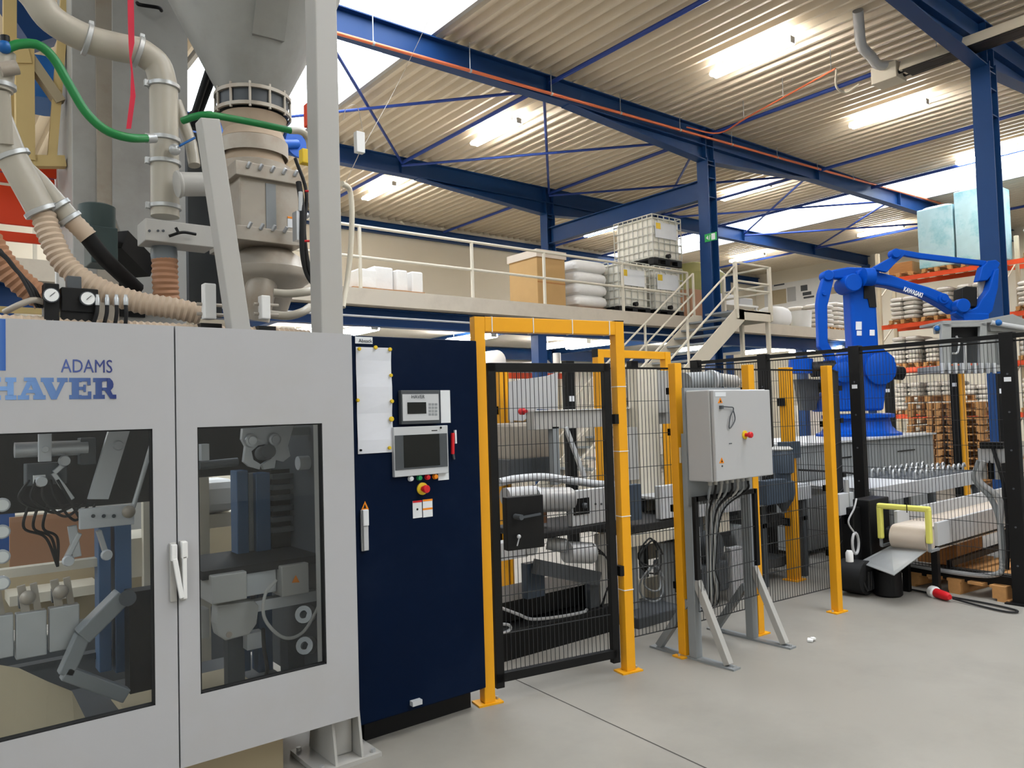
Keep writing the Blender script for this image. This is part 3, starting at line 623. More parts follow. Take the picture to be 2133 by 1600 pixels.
# gauges and pneumatic manifold
my = 3.56
mf = thing('pneumatic_manifold', 'black pneumatic regulator block with two round gauges on the machine', 'manifold', at(160, 672, Y=my))
PB(G(), 92, 590, 124, 672, my + .02, .07).build('regulator', 'black', mf, bevel=.004); PB(G(), 128, 600, 205, 650, my + .02, .06).build('valve_block', 'black', mf, bevel=.004)
PB(G(), 140, 575, 170, 605, my + .03, .05).build('solenoid', 'dark_grey', mf, bevel=.004); G().box(at(130, 650, Y=my).x, at(200, 650, Y=my).x, my + .03, my + .07, 1.99, at(160, 640, Y=my).z).build('mounting_foot', 'black', mf)
for px, py in ((107, 615), (183, 622)):
    c = at(px, py, Y=my); q = G().lathe(c, [(.028, -.02), (.03, 0), (.03, .004), (.027, .004)], (0, -1, 0), 20).build('gauge', 'dark_grey', mf, True)
    G().lathe(c, [(.026, .002), (.026, .006)], (0, -1, 0), 20).build('gauge_dial', 'gauge_face', q); G().bar(c + V((-.006, -.008, -.006)), c + V((.012, -.008, .012)), .003, .002).build('gauge_needle', 'black', q)
for i, px in enumerate((203, 223, 243, 262)):
    c = at(px, 626, Y=my); f_ = G().lathe(c + V((0, 0, -.02)), [(.01, 0), (.01, .03), (.007, .034), (.007, .045)], n=10).build('fitting', 'galv', mf, True)
    G().hose(T((px, 636, my), (px - 2 + i, 655, my), (px - 14 + 4 * i, 690, my + .04)), .008, n=8).build('air_tube', 'rubber', mf, True)
for i in range(3):
    G().hose(T((90 - i * 6, 640, my + .06), (70 - i * 12, 600 - i * 10, my + .1), (30 - i * 10, 560 - i * 14, my + .15), (0 - i * 10, 520, my + .2)), .007, n=8).build('air_tube', 'rubber', mf, True)
G().hose(T((92, 630, my + .06), (70, 625, my + .05), (40, 635, my + .05), (10, 650, my + .1)), .013).build('brass_pipe', 'dust_steel', mf, True)
mo = thing('gear_motor', 'dark green-grey gear motor in front of the elevator housing', 'motor', at(205, 545, Y=4.5))
G().lathe(at(202, 490, Y=4.5), [(.085, 0), (.09, .02), (.09, .15), (.07, .16)], n=20).build('motor_body', 'motor_green', mo, True)
PB(G(), 190, 472, 246, 548, 4.4, .2).build('gearbox', 'motor_green', mo, bevel=.006); G().bar(at(240, 500, Y=4.6), at(300, 560, Y=4.75), .12, .12).build('bracket', 'black', mo)
for px, x2, py0, lb in ((426, 451, 590, 'left white pinch valve standing on top of the machine'), (545, 564, 615, 'right white pinch valve under the hopper outlet')):
    pv = thing('pinch_valve', lb, 'valve', at((px + x2) / 2, 668, Y=3.6))
    PB(G(), px, py0, x2, 664, 3.56, .05).build('valve_body', 'white', pv, bevel=.005)
    for q in (-1, 1): c = at((px + x2) / 2, 645 + q * 10, Y=3.6); G().cyl(c + V((-.06, 0, 0)), c + V((.06, 0, 0)), .008, 8).build('bolt', 'dust_steel', pv)
    G().box(at(px, 640, Y=3.56).x - .02, at(x2, 640, Y=3.56).x + .02, 3.55, 3.66, 1.985, 2.05).build('valve_foot', 'black', pv)
for (a, lb) in ((((570, 610, 3.9), (600, 612, 3.88), (640, 608, 3.85), (655, 604, 3.9)), 'upper grey elbow hose under the hopper outlet'), (((560, 655, 3.8), (600, 658, 3.78), (630, 650, 3.76), (645, 640, 3.85)), 'lower grey elbow hose under the hopper outlet')):
    solo('elbow_hose', G().hose(T(*a), .022), 'pipe_grey', lb, 'hose', smooth=True)
solo('cable_bundle', G().hose(T((622, 380, 4.05), (630, 440, 4.0), (630, 520, 4.0), (640, 570, 4.0), (660, 600, 3.95)), .016).hose(T((615, 330, 4.05), (638, 400, 4.02), (634, 480, 4.0), (645, 560, 3.98), (662, 585, 3.95)), .01), 'rubber', 'black cables hanging along the dosing valve', 'cable', smooth=True)
solo('air_actuator', G().cyl(at(617, 452, Y=4.02), at(640, 448, Y=4.02), .02).box(at(618, 460, Y=4).x, at(634, 460, Y=4).x, 4.0, 4.06, at(625, 500, Y=4).z, at(625, 440, Y=4).z).cyl(at(626, 400, Y=4.0), at(626, 440, Y=4.0), .012), 'steel', 'small steel air actuator on the side of the dosing valve', 'actuator', smooth=True)
for (px, py, lb) in ((651, 398, 'upper red knob beside the dosing valve'), (650, 502, 'lower red knob beside the dosing valve')): solo('knob', G().lathe(at(px, py, Y=3.95), [(.006, -.04), (.006, 0), (.011, .002), (.011, .02)], (.8, -.6, 0), 10), 'red', lb, 'knob', smooth=True)
solo('cable_loop', G().hose(T((712, 382, 3.55), (728, 395, 3.6), (733, 440, 3.6), (731, 510, 3.6), (724, 580, 3.6), (714, 640, 3.55)), .014), 'cream_paint', 'cream cable hanging in a bow right of the grey column', 'cable', smooth=True)
solo('black_conduit', G().tube(T((404, 240, 4.75), (436, 140, 4.75)), .02).tube(T((414, 240, 4.78), (450, 145, 4.78)), .02).box(at(398, 260, Y=4.8).x, at(450, 260, Y=4.8).x, 4.8, 4.86, at(420, 268, Y=4.8).z, at(420, 235, Y=4.8).z), 'rubber', 'black conduits rising between housing and hopper', 'conduit', smooth=True)
PBg = G(); PB(PBg, 392, 280, 460, 660, 4.72, .05); solo('dust_chute', PBg, 'dark_grey', 'dark narrow chute between the housing and the hopper', 'chute')
solo('sensor_box', PB(G(), 640, 215, 656, 262, 3.9, .05), 'orange_red', 'small red sensor box behind the grey column', 'sensor', bevel=.004)
G().lathe(at(618, 300, Y=4.6), [(.085, -.02), (.085, 0)], (.3, -1, .1), 20).cyl(at(618, 300, Y=4.6), (hx, HY, hz_(300)), .03, 10).build('blue_cover', 'bright_blue', hop, True)
solo('wall_sensor', G().box(*[at(752, 300, Y=6.0).x - .04, at(752, 300, Y=6.0).x + .04, 6.0, 6.06, at(757, 318, Y=6).z, at(757, 275, Y=6).z]), 'white', 'small white box hanging on wires right of the grey column', 'sensor', bevel=.004)
solo('hanging_wire', G().hose(T((915, -10, 7.0), (870, 90, 7.0), (818, 195, 7.0), (760, 300, 6.05)), .0025, n=5).hose(T((760, 300, 6.03), (745, 225, 6.0), (722, 225, 5.9), (715, 250, 5.9)), .003, n=5).hose(T((750, 316, 6.03), (725, 370, 6.0), (712, 400, 6)), .003, n=5), 'dust_steel', 'thin wires hanging from the roof light to the white box', 'wire')
# far left background
yf = thing('platform_frame', 'cream-yellow steel platform frame at the far left', 'frame', at(40, 400, Y=5.6))
YF = 5.6
G().bar(at(50, 90, Y=YF), at(52, 335, Y=YF), .1, .1).build('post', 'cream_yellow', yf); G().bar(at(-20, 120, Y=YF), at(60, 122, Y=YF), .12, .1).build('beam', 'cream_yellow', yf); G().bar(at(20, -40, Y=YF), at(20, 330, Y=YF + .2), .07, .07).build('post', 'cream_yellow', yf)
G().bar(at(-40, 336, Y=YF), at(135, 338, Y=YF), .07, .07).build('beam', 'cream_yellow', yf); G().bar(at(60, 122, Y=YF), at(125, 215, Y=YF), .09, .06).build('brace', 'beige_sheet', yf); G().bar(at(108, 330, Y=YF), at(140, -60, Y=YF), .05, .05).build('post', 'cream_yellow', yf)
G().box(*[at(-60, 300, Y=YF).x, at(150, 300, Y=YF).x, YF + .02, YF + .06, at(60, 652, Y=YF).z, at(60, 640, Y=YF).z]).build('walkway', 'cream_yellow', yf)
for i, (y0, y1) in enumerate(((338, 362), (362, 384), (388, 470), (482, 505))):
    solo('red_panel', PB(G(), -60, y0, 118 - i * 4, y1 - 3, 5.9, .03), 'orange_red', 'orange-red rack panel at the far left, ' + ['topmost', 'second from the top', 'third and tallest', 'lowest'][i], 'panel', 'orange-red panels at the far left', bevel=.004)
solo('white_post', G().box(at(126, 300, Y=6.0).x - .03, at(126, 300, Y=6.0).x + .03, 6.0, 6.06, 0, at(126, 200, Y=6.0).z), 'white', 'slim white post beside the orange-red panels', 'post')
solo('blue_tank', G().lathe(at(88, 222, Y=6.6), [(.2, 0), (.22, .05), (.22, .3), (.15, .33)], n=18), 'valve_blue', 'blue drum on the platform at the far left', 'drum', smooth=True)
solo('blue_duct', G().bar(at(20, -10, Y=6.4), at(90, 95, Y=6.4), .2, .2), 'steel_blue', 'blue duct behind the yellow frame at the top left', 'duct')
# ---------------------------------------------------------------- mechanics behind the machine doors
IY = 3.75
iv = thing('bag_gripper_unit', 'steel gripper linkage behind the left machine window', 'machine', at(150, 1300, Y=IY + .2)); iv.location.z = .3; ORG[iv.name] = V(iv.location)
G().cyl(at(30, 938, Y=IY), at(182, 932, Y=IY), .032, 18).build('air_cylinder', 'steel', iv, True)
PB(G(), 80, 897, 108, 962, IY - .06, .02).build('bracket', 'silver', iv, bevel=.003); G().lathe(at(94, 936, Y=IY - .06), [(.014, 0), (.012, .012)], (0, -1, 0), 12).build('bolt', 'steel', iv, True)
PB(G(), 168, 912, 200, 968, IY - .02, .08).build('cylinder_head', 'dark_grey', iv, bevel=.004)
G().prism(T((228, 893, IY - .05), (272, 893, IY - .05), (226, 1040, IY - .05), (184, 1040, IY - .05)), (0, .03, 0)).build('link_plate', 'silver', iv); G().lathe(at(246, 928, Y=IY - .05), [(.022, 0), (.018, .02)], (0, -1, 0), 14).build('pivot', 'steel', iv, True)
PB(G(), 166, 1056, 280, 1098, IY - .08, .03).build('bracket_plate', 'silver', iv, bevel=.003)
for px in (194, 216, 237): G().lathe(at(px, 1075, Y=IY - .08), [(.008, 0), (.008, .004)], (0, -1, 0), 10).build('bolt', 'dark_grey', iv)
G().cyl(at(322, 905, Y=IY - .06), at(277, 1058, Y=IY - .06), .01, 10).build('rod', 'steel', iv, True); G().ball(at(268, 1066, Y=IY - .08), .028).build('rod_end', 'dust_steel', iv, True)
for a, b in (((165, 1110), (135, 1170)), ((150, 1095), (160, 1160)), ((205, 1105), (222, 1158)), ((140, 960), (112, 985)), ((110, 985), (150, 1040))): G().bar(at(*a, Y=IY), at(*b, Y=IY), .035, .02).build('lever', 'steel', iv, bevel=.003)
for px, py in ((142, 1168), (222, 1156), (134, 960), (86, 1003)): G().lathe(at(px, py, Y=IY - .02), [(.024, 0), (.02, .02), (.01, .02)], (0, -1, 0), 14).build('clevis', 'silver', iv, True)
PB(G(), 55, 965, 140, 1010, IY, .1).build('valve_island', 'dark_grey', iv, bevel=.004); PB(G(), 70, 990, 95, 1010, IY - .02, .04).build('connector', 'white', iv)
for i in range(5): G().hose(T((60 + 15 * i, 1000, IY - .02), (40 + 26 * i, 1040, IY - .05), (90 + 22 * i, 1060 + 8 * i, IY), (150 + 12 * i, 1050, IY + .05)), .006, n=6).build('air_tube', 'rubber', iv, True)
for i in range(3): G().hose(T((60 + 20 * i, 1050, IY), (50 + 20 * i, 1100, IY), (95 + 12 * i, 1120, IY + .02), (120, 1180, IY + .05)), .006, n=6).build('air_tube', 'rubber', iv, True)
for i, py in enumerate((1052, 1108, 1160, 1215)):
    c = at(5, py, Y=IY - .1); q = G().lathe(c, [(.026, -.03), (.028, 0), (.024, .004)], (0, -1, 0), 16).build('gauge', 'silver', iv, True); G().lathe(c, [(.021, .003), (.021, .006)], (0, -1, 0), 16).build('gauge_dial', 'gauge_face', q)
pc = thing('saddle_plates', 'row of three worn steel clamp plates behind the left window', 'machine', at(90, 1380, Y=IY + .1)); pc.location.z = .3; ORG[pc.name] = V(pc.location)
for (x0, x1, y0, y1) in ((-50, 29, 1285, 1375), (33, 98, 1275, 1370), (103, 166, 1263, 1354)):
    q = PB(G(), x0, y0, x1, y1, IY + .05, .05).build('clamp_plate', 'galv', pc, bevel=.004); m_ = (x0 + x1) / 2
    G().bar(at(m_ - 12, y0, Y=IY + .08), at(m_ - 22, y0 - 55, Y=IY + .08), .03, .02).bar(at(m_ + 14, y0, Y=IY + .08), at(m_ + 4, y0 - 60, Y=IY + .08), .025, .02).ball(at(m_ - 8, y0 - 30, Y=IY + .06), .03).build('hanger', 'dust_steel', pc, True)
    PB(G(), m_ - 26, y0 - 35, m_ - 10, y0 - 8, IY + .1, .04).build('stop_block', 'red' if x0 < 0 else 'dark_grey', pc)
PB(G(), -40, 1178, 205, 1196, IY + .25, .06).build('cross_rail', 'cream_paint', pc); PB(G(), -40, 1370, 330, 1384, IY + .3, .06).build('cross_rail', 'dark_grey', pc)
am = thing('bag_lifting_arm', 'bent grey steel arm behind the left window', 'arm', at(170, 1420, Y=IY)); am.location.z = .3; ORG[am.name] = V(am.location)
G().bar(at(255, 1240, Y=IY), at(170, 1325, Y=IY), .09, .07).bar(at(172, 1322, Y=IY), at(135, 1405, Y=IY), .06, .06).bar(at(133, 1400, Y=IY), at(262, 1448, Y=IY), .06, .06).build('arm', 'mid_grey', am, bevel=.006)
G().cyl(at(266, 1246, Y=IY - .06), at(266, 1246, Y=IY + .06), .035, 16).build('bearing', 'dark_grey', am, True); PB(G(), 270, 1230, 330, 1440, IY + .1, .1).build('upright', 'black', am)
bs_ = thing('bag_chute', 'curved beige sheet chute at the bottom of the left window', 'chute', at(60, 1540, Y=IY - .15)); bs_.location.z = .3; ORG[bs_.name] = V(bs_.location)
g = G(); A_ = T((-60, 1375, IY), (40, 1392, IY), (100, 1420, IY), (150, 1440, IY), (165, 1470, IY)); B_ = [at(p, q, Y=IY - .28) for p, q in ((-60, 1620), (20, 1620), (90, 1600), (160, 1580), (210, 1560))]
for i in range(4): g.add([A_[i], A_[i + 1], B_[i + 1], B_[i], A_[i] + V((0, .01, -.01)), A_[i + 1] + V((0, .01, -.01)), B_[i + 1] + V((0, .01, -.01)), B_[i] + V((0, .01, -.01))], [(0, 1, 2, 3), (4, 7, 6, 5), (0, 4, 5, 1), (2, 6, 7, 3)])
g.build('sheet', 'beige_sheet', bs_, True)
bc = thing('blue_upright', 'blue steel uprights standing inside the bagging machine', 'frame', at(300, 1400, Y=IY + .5)); bc.location.z = 0; ORG[bc.name] = V(bc.location)
for (x0, x1, y0, y1) in ((206, 232, 1095, 1400), (240, 275, 1090, 1400), (496, 520, 980, 1400), (536, 566, 985, 1400)):
    q = PB(G(), x0, y0, x1, y1, IY + .22, .1); q.build('upright', 'blue_steel_dim', bc, bevel=.004)
PB(G(), 520, 985, 536, 1300, IY + .26, .04).build('infill', 'mid_grey', bc)
PB(G(), 566, 975, 690, 1200, IY + .25, .03).build('dark_screen', 'black', bc); PB(G(), -60, 880, 330, 1060, IY + .5, .03).build('dark_screen', 'black', bc); PB(G(), 410, 880, 690, 985, IY + .5, .03).build('dark_screen', 'black', bc)  # rear black sheets added, standing in for the shade inside the machine
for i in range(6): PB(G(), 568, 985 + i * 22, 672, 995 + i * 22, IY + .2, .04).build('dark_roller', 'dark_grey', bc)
gp = thing('spout_plate', 'grey shaped spout plate with two round bosses behind the right window', 'machine', at(555, 975, Y=IY)); gp.location.z = .3; ORG[gp.name] = V(gp.location)
sp = [(506, 893), (612, 886), (600, 928), (605, 950), (590, 962), (575, 958), (572, 975), (550, 978), (546, 968), (566, 955), (570, 935), (556, 925), (538, 928), (524, 940), (528, 958), (543, 967), (541, 978), (520, 972), (508, 962), (512, 930), (504, 915)]
G().prism([at(a, b, Y=IY - .05) for a, b in sp], (0, .03, 0)).build('plate', 'silver', gp)
for px, py in ((522, 918), (570, 916)): G().lathe(at(px, py, Y=IY - .05), [(.034, 0), (.03, .02), (.02, .022), (.02, .03)], (0, -1, 0), 20).build('boss', 'steel', gp, True)
G().cyl(at(545, 945, Y=IY + .02), at(560, 940, Y=IY - .1), .035, 16).build('spout', 'dark_grey', gp, True)
PB(G(), 575, 890, 650, 908, IY - .02, .04).build('carriage', 'mid_grey', gp, bevel=.003); G().cyl(at(415, 970, Y=IY), at(495, 962, Y=IY), .02, 12).build('cross_tube', 'dark_grey', gp, True); G().cyl(at(620, 965, Y=IY), at(665, 962, Y=IY), .035, 16).build('roller', 'silver', gp, True)
PB(G(), 420, 925, 436, 960, IY, .05).build('clamp', 'silver', gp)
cv = thing('bag_conveyor', 'dark belt bag conveyor with grey drive boxes behind the right window', 'conveyor', at(550, 1300, Y=IY)); cv.location.z = 0; ORG[cv.name] = V(cv.location)
za_, zb_ = at(540, 1172, Y=IY - .05).z, at(540, 1190, Y=IY - .1).z
G().box(at(405, 1180, Y=IY).x, at(690, 1160, Y=IY).x, IY - .12, IY + .35, zb_, zb_ + .04).build('belt', 'rubber', cv)
PB(G(), 441, 1195, 515, 1254, IY - .16, .2).build('motor_box', 'grey_paint', cv, bevel=.006); PB(G(), 513, 1188, 576, 1238, IY - .1, .15).build('cover', 'silver', cv, bevel=.005)
jb = PB(G(), 587, 1176, 644, 1240, IY - .16, .12).build('junction_box', 'grey_paint', cv, bevel=.006)
G().prism(T((608, 1214, IY - .162), (624, 1213, IY - .162), (616, 1198, IY - .162)), (0, -.001, 0)).build('warning_triangle', 'orange', jb)
rc = [(452, 1262), (530, 1252), (540, 1262), (535, 1300), (520, 1322), (470, 1335), (455, 1325), (450, 1300)]
G().prism([at(a, b, Y=IY - .1) for a, b in rc], (0, .08, 0)).build('drive_cover', 'grey_paint', cv, bevel=.006); G().lathe(at(477, 1322, Y=IY - .1), [(.014, 0), (.014, .004)], (0, -1, 0), 12).build('cap', 'dust_steel', cv, True)
for px, py in ((632, 1280), (634, 1345)): q = G().cyl(at(px, py, Y=IY - .1), at(px + 35, py - 3, Y=IY + .15), .042, 18).build('roller', 'steel', cv, True); G().lathe(at(px, py, Y=IY - .1), [(.02, 0), (.016, .01)], (0, -1, 0), 12).build('roller_axle', 'dark_grey', q, True)
PB(G(), 520, 1240, 690, 1262, IY - .08, .06).build('side_frame', 'silver', cv); PB(G(), 412, 1270, 436, 1330, IY, .08).build('bracket', 'grey_paint', cv); PB(G(), 515, 1318, 548, 1352, IY - .06, .06).build('bracket', 'silver', cv)
PB(G(), 475, 1330, 510, 1440, IY, .06).build('leg', 'dark_grey', cv); PB(G(), 600, 1330, 680, 1440, IY + .1, .1).build('leg', 'dark_grey', cv)
G().hose(T((576, 1208, IY - .2), (552, 1240, IY - .2), (552, 1290, IY - .2), (590, 1328, IY - .2), (630, 1318, IY - .2), (660, 1270, IY - .18), (672, 1230, IY - .16)), .008, n=8).build('cable', 'grey_paint', cv, True)
G().hose(T((548, 1310, IY - .15), (550, 1350, IY - .12), (556, 1400, IY - .1), (540, 1440, IY - .1)), .009, n=8).build('cable', 'rubber', cv, True)
sk = thing('paper_sack', 'pale paper sack on a cream rack seen through the right window', 'sack', at(460, 1070, Y=4.5))
g = G(); PB(g, 420, 1000, 500, 1068, 4.6, .3); g.build('sack', 'white', sk, bevel=.05)
rk = thing('cream_rack', 'cream rack with shelf behind the bagging machine', 'rack', at(440, 1300, Y=4.7)); rk.location.z = 0; ORG[rk.name] = V(rk.location)
PB(G(), 380, 1072, 510, 1100, 4.62, .4).build('shelf', 'cream_paint', rk); PB(G(), 414, 985, 438, 1400, 4.58, .05).build('post', 'cream_paint', rk); G().box(at(414, 1200, Y=4.58).x, at(438, 1200, Y=4.58).x, 4.9, 4.95, 0, 1.4).build('post', 'cream_paint', rk); G().box(at(300, 1200, Y=4.58).x, at(306, 1200, Y=4.58).x + .05, 4.58, 4.63, 0, 1.2).build('post', 'cream_paint', rk); PB(G(), 270, 1120, 330, 1200, 4.62, .4).build('shelf', 'cream_paint', rk)
PB(G(), 20, 1070, 210, 1180, 4.9, .02).build('brown_board', 'hose_brown', rk); PB(G(), -120, 1150, 330, 1300, 5.15, .03).build('added_backdrop', 'beige_sheet', rk); PB(G(), -120, 1300, 600, 1420, 5.1, .03).build('added_backdrop', 'dark_grey', rk); PB(G(), 400, 1000, 500, 1300, 5.2, .03).build('added_backdrop', 'beige_sheet', rk); PB(G(), 20, 1230, 210, 1250, 4.9, .3).build('shelf', 'cream_paint', rk)  # dim boards added to darken the background seen through the machine windows

# valve cluster at the very left edge
vc = thing('valve_cluster', 'grey valve cluster with blue cap feeding the green hose at the left edge', 'valve', at(20, 330, Y=3.8))
G().cyl(at(2, 190, Y=3.85), at(8, 110, Y=3.85), .045, 16).build('valve_body', 'pipe_grey', vc, True); G().cyl(at(0, 145, Y=3.8), at(36, 140, Y=3.8), .03, 14).build('side_port', 'dust_steel', vc, True); G().ball(at(10, 98, Y=3.8), .028).build('blue_cap', 'valve_blue', vc, True)
G().cyl(at(10, 75, Y=3.8), at(12, 95, Y=3.8), .018, 10).build('actuator', 'black', vc, True); G().tube(T((5, 190, 3.85), (8, 240, 3.87), (12, 300, 3.9)), .03, 14).build('down_pipe', 'pipe_grey', vc, True); clampring(G(), at(4, 180, Y=3.85), (0, 0, 1), .046).build('clamp_ring', 'galv', vc, True)
# ---------------------------------------------------------------- safety fence
mat('wire', (52, 54, 56), 0.4, 0.3)
mat('wire_light', (150, 152, 152), 0.4, 0.5)
mat('box_grey', (180, 180, 180), 0.42, var=0.03, scale=2)
mat('motor_blue', (62, 74, 88), 0.45, var=0.1)
def floorpt(px, py): p = at(px, py, Z=0); p.z = 0; return p
def ztop(p, px, py): return at(px, py, Y=p.y).z
def wires(g, p, q, z0, z1, vs=.028, hs=.2, r=.0014, dbl=True):
    p, q = V((p[0], p[1], 0)), V((q[0], q[1], 0)); d = q - p; L = d.length; d.normalize(); n = int(L / vs)
    for i in range(n + 1):
        c = p + d * (L * i / n); g.bar(c + V((0, 0, z0)), c + V((0, 0, z1)), 2 * r, 2 * r)
    m = int((z1 - z0) / hs); nn = V((-d.y, d.x, 0)) * .004
    for j in range(m + 1):
        z = z0 + (z1 - z0) * j / m
        for s in ((-1, 1) if dbl else (1,)): g.bar(p + nn * s + V((0, 0, z)), q + nn * s + V((0, 0, z)), 2.4 * r, 2.4 * r)
    return g
def yellow_post(p, h, label, ang, w=.062, cat='post', grp='yellow fence posts', name='fence_post', foot=True):
    t = thing(name, label, cat, (p.x, p.y, 0), grp)
    u = V((math.cos(ang), math.sin(ang), 0)); g = G().cbox((p.x, p.y, .01), w, w, h - .01, ang, True); g.build('post', 'yellow', t, bevel=.003)
    G().cbox((p.x, p.y, 0), .15, .09, .01, ang, True).build('base_plate', 'yellow', t)
    for s in (-1, 1):
        c = V((p.x, p.y, .01)) + u * s * .058; G().cyl(c, c + V((0, 0, .014)), .008, 6).build('bolt', 'galv', t)
    return t
P1, P2, P3, P4, P5 = floorpt(1016, 1464), floorpt(1309, 1398), floorpt(1428, 1366), floorpt(1580, 1321), floorpt(1744, 1275)
ga = math.atan2(P2.y - P1.y, P2.x - P1.x); fa = math.atan2(P5.y - P3.y, P5.x - P3.x)
H1 = ztop(P1, 1000, 661)
gf = thing('gate_frame', 'tall yellow portal frame around the black mesh gate', 'gate frame', ((P1.x + P2.x) / 2, (P1.y + P2.y) / 2, 0))
for P in (P1, P2):
    G().cbox((P.x, P.y, .01), .065, .065, H1 - .01, ga, True).build('post', 'yellow', gf, bevel=.003)
    G().cbox((P.x, P.y, 0), .15, .1, .01, ga, True).build('base_plate', 'yellow', gf)
    u = V((math.cos(ga), math.sin(ga), 0)); G().cyl(V((P.x, P.y, .01)) + u * .058, V((P.x, P.y, .025)) + u * .058, .009, 6).build('bolt', 'galv', gf)
    G().cbox((P.x, P.y, H1 + .0), .066, .066, .006, ga, True).build('end_cap', 'black', gf)
u = (P2 - P1).normalized()
G().bar(V((P1.x, P1.y, H1 - .042)) + u * .033, V((P2.x, P2.y, H1 - .042)) - u * .033, .065, .084).build('lintel', 'yellow', gf, bevel=.003)
for k in range(4): c = P1.lerp(P2, .08 + .28 * k); G().cbox((c.x, c.y, H1 - .042), .005, .071, .09, ga).build('cable_tie', 'white', gf)
for z in (.5, .95, 1.35, 1.75): G().cbox((P2.x, P2.y, z), .071, .071, .005, ga).build('cable_tie', 'white', gf)
for z in (.62, 1.55): G().cbox((P2.x - .045, P2.y, z), .03, .05, .06, ga).build('hinge', 'black', gf)
# black mesh gate
D0, D1 = P1 + u * .05, P2 - u * .075
zt_, zb_ = ztop(D1, 1240, 757), .1
gt = thing('mesh_gate', 'black framed wire mesh gate with lock box inside the yellow portal', 'gate', ((D0.x + D1.x) / 2, (D0.y + D1.y) / 2, 0))
for P in (D0 + u * .025, D1 - u * .02): G().cbox((P.x, P.y, zb_ - .03), .05, .04, zt_ - zb_ + .03, ga, True).build('stile', 'black', gt, bevel=.002)
for z in (zt_ - .025, zb_ + .025): G().bar(V((D0.x, D0.y, z)), V((D1.x, D1.y, z)), .04, .05).build('rail', 'black', gt, bevel=.002)
tag(wires(G(), D0 + u * .05, D1 - u * .04, zb_ + .05, zt_ - .05).build('wire_mesh', 'wire', gt), kind='stuff')
lk = D0 + u * .19; zl = at(1060, 1090, Y=lk.y).z
lb_ = G().cbox((lk.x, lk.y - .03, zl), .24, .05, .30, ga).build('lock_box', 'black', gt, bevel=.004)
G().bar((lk.x - .06, lk.y - .075, zl + .035), (lk.x + .07, lk.y - .1, zl + .045), .012, .012).cyl((lk.x - .07, lk.y - .04, zl + .04), (lk.x - .07, lk.y - .1, zl + .04), .016, 12).build('lock_lever', 'dark_grey', lb_)
G().ball((lk.x - .07, lk.y - .07, zl - .07), .012).bar((lk.x - .07, lk.y - .07, zl - .08), (lk.x - .085, lk.y - .07, zl - .12), .006, .004).build('key', 'silver', lb_, True)
# further posts with mesh panels
hP = [ztop(P3, 1406, 757), ztop(P4, 1552, 760), ztop(P5, 1722, 762)]
yellow_post(P3, hP[0], 'yellow fence post left of the grey control box', fa); yellow_post(P4, hP[1], 'yellow fence post partly hidden by the grey control box', fa); yellow_post(P5, hP[2], 'yellow fence post standing free in front of the blue robot', fa)
sw = thing('key_switch', 'black key switch fixed to the yellow post by the control box', 'switch', (P3.x + .05, P3.y, 1.25))
zc_ = at(1425, 945, Y=P3.y).z
G().cbox((P3.x + .01, P3.y - .075, zc_), .05, .06, .07, fa).build('switch_body', 'black', sw, bevel=.004); G().bar((P3.x + .02, P3.y - .105, zc_), (P3.x + .06, P3.y - .14, zc_ - .01), .015, .015).build('key', 'dark_grey', sw); G().cbox((P3.x, P3.y - .037, zc_ - .005), .045, .012, .1, fa).build('bracket', 'cream_paint', sw)
def panel(a, b, z0, z1, label, m='wire', clips=True, edge=True):
    d = (V(b) - V(a)).normalized(); t = thing('mesh_fence', label, 'mesh panel', ((a[0] + b[0]) / 2, (a[1] + b[1]) / 2, 0), 'wire mesh fence panels')
    tag(wires(G(), a, b, z0, z1).build('wire_mesh', m, t), kind='stuff')
    if clips:
        for P in (V((a[0], a[1], 0)), V((b[0], b[1], 0))):
            for z in (.45, .95, 1.45, z1 - .15): G().cbox((P.x, P.y, z), .05, .045, .045).build('clip', 'black', t)
    if edge: G().bar((a[0], a[1], z1), (b[0], b[1], z1), .012, .012).build('top_wire', 'black', t)
    return t
n_ = V((-math.sin(fa), math.cos(fa), 0)) * .04
panel(P2 + n_ + V((.05, 0, 0)), P3 + n_, .18, 1.87, 'mesh panel between the yellow gate and the switch post')
panel(P3 + n_, P4 + n_, .18, 1.87, 'mesh panel behind the grey control box')
panel(P4 + n_, P5 + n_, .18, 1.87, 'mesh panel right of the grey control box')
B1, B2, B3, B4 = V((6.84, 2.30, 0)), V((6.84, 3.54, 0)), V((6.84, 4.5, 0)), V((6.84, 5.35, 0))
panel(P5 + n_, V((6.82, 3.70, 0)), .18, 1.9, 'mesh panel between the free yellow post and the black post')
# black fence along the robot cell
for P, lb in ((B1, 'black fence post at the right edge of the picture'), (B2, 'black fence post in front of the blue robot'), (B3, 'black fence post with symbols left of the robot'), (B4, 'black fence post farthest left behind the control box')):
    t = thing('black_post', lb, 'post', P, 'black fence posts'); w_ = .085
    G().box(P.x - .03, P.x + .05, P.y - .05, P.y + .05, 0, 2.13).build('post', 'black', t, bevel=.003); G().box(P.x - .08, P.x + .1, P.y - .09, P.y + .09, 0, .012).build('base_plate', 'black', t)
    for z in (.3, .6, .9, 1.2, 1.5, 1.8): G().cyl((P.x - .033, P.y, z), (P.x - .028, P.y, z), .008, 8).build('screw', 'dark_grey', t)
    G().box(P.x - .032, P.x - .03, P.y - .025, P.y + .025, 1.74, 1.775).build('sticker', 'label_white', t)
def bfence(a, b, lb):
    t = panel(a, b, .2, 2.06, lb, clips=False); G().bar((a.x, a.y, 2.1), (b.x, b.y, 2.1), .035, .035).build('top_rail', 'black', t); return t
bfence(B1, B2, 'black railed mesh panel above the small conveyor'); bfence(B2, B3, 'black railed mesh panel in front of the robot base'); bfence(B3, B4, 'black railed mesh panel behind the control box')
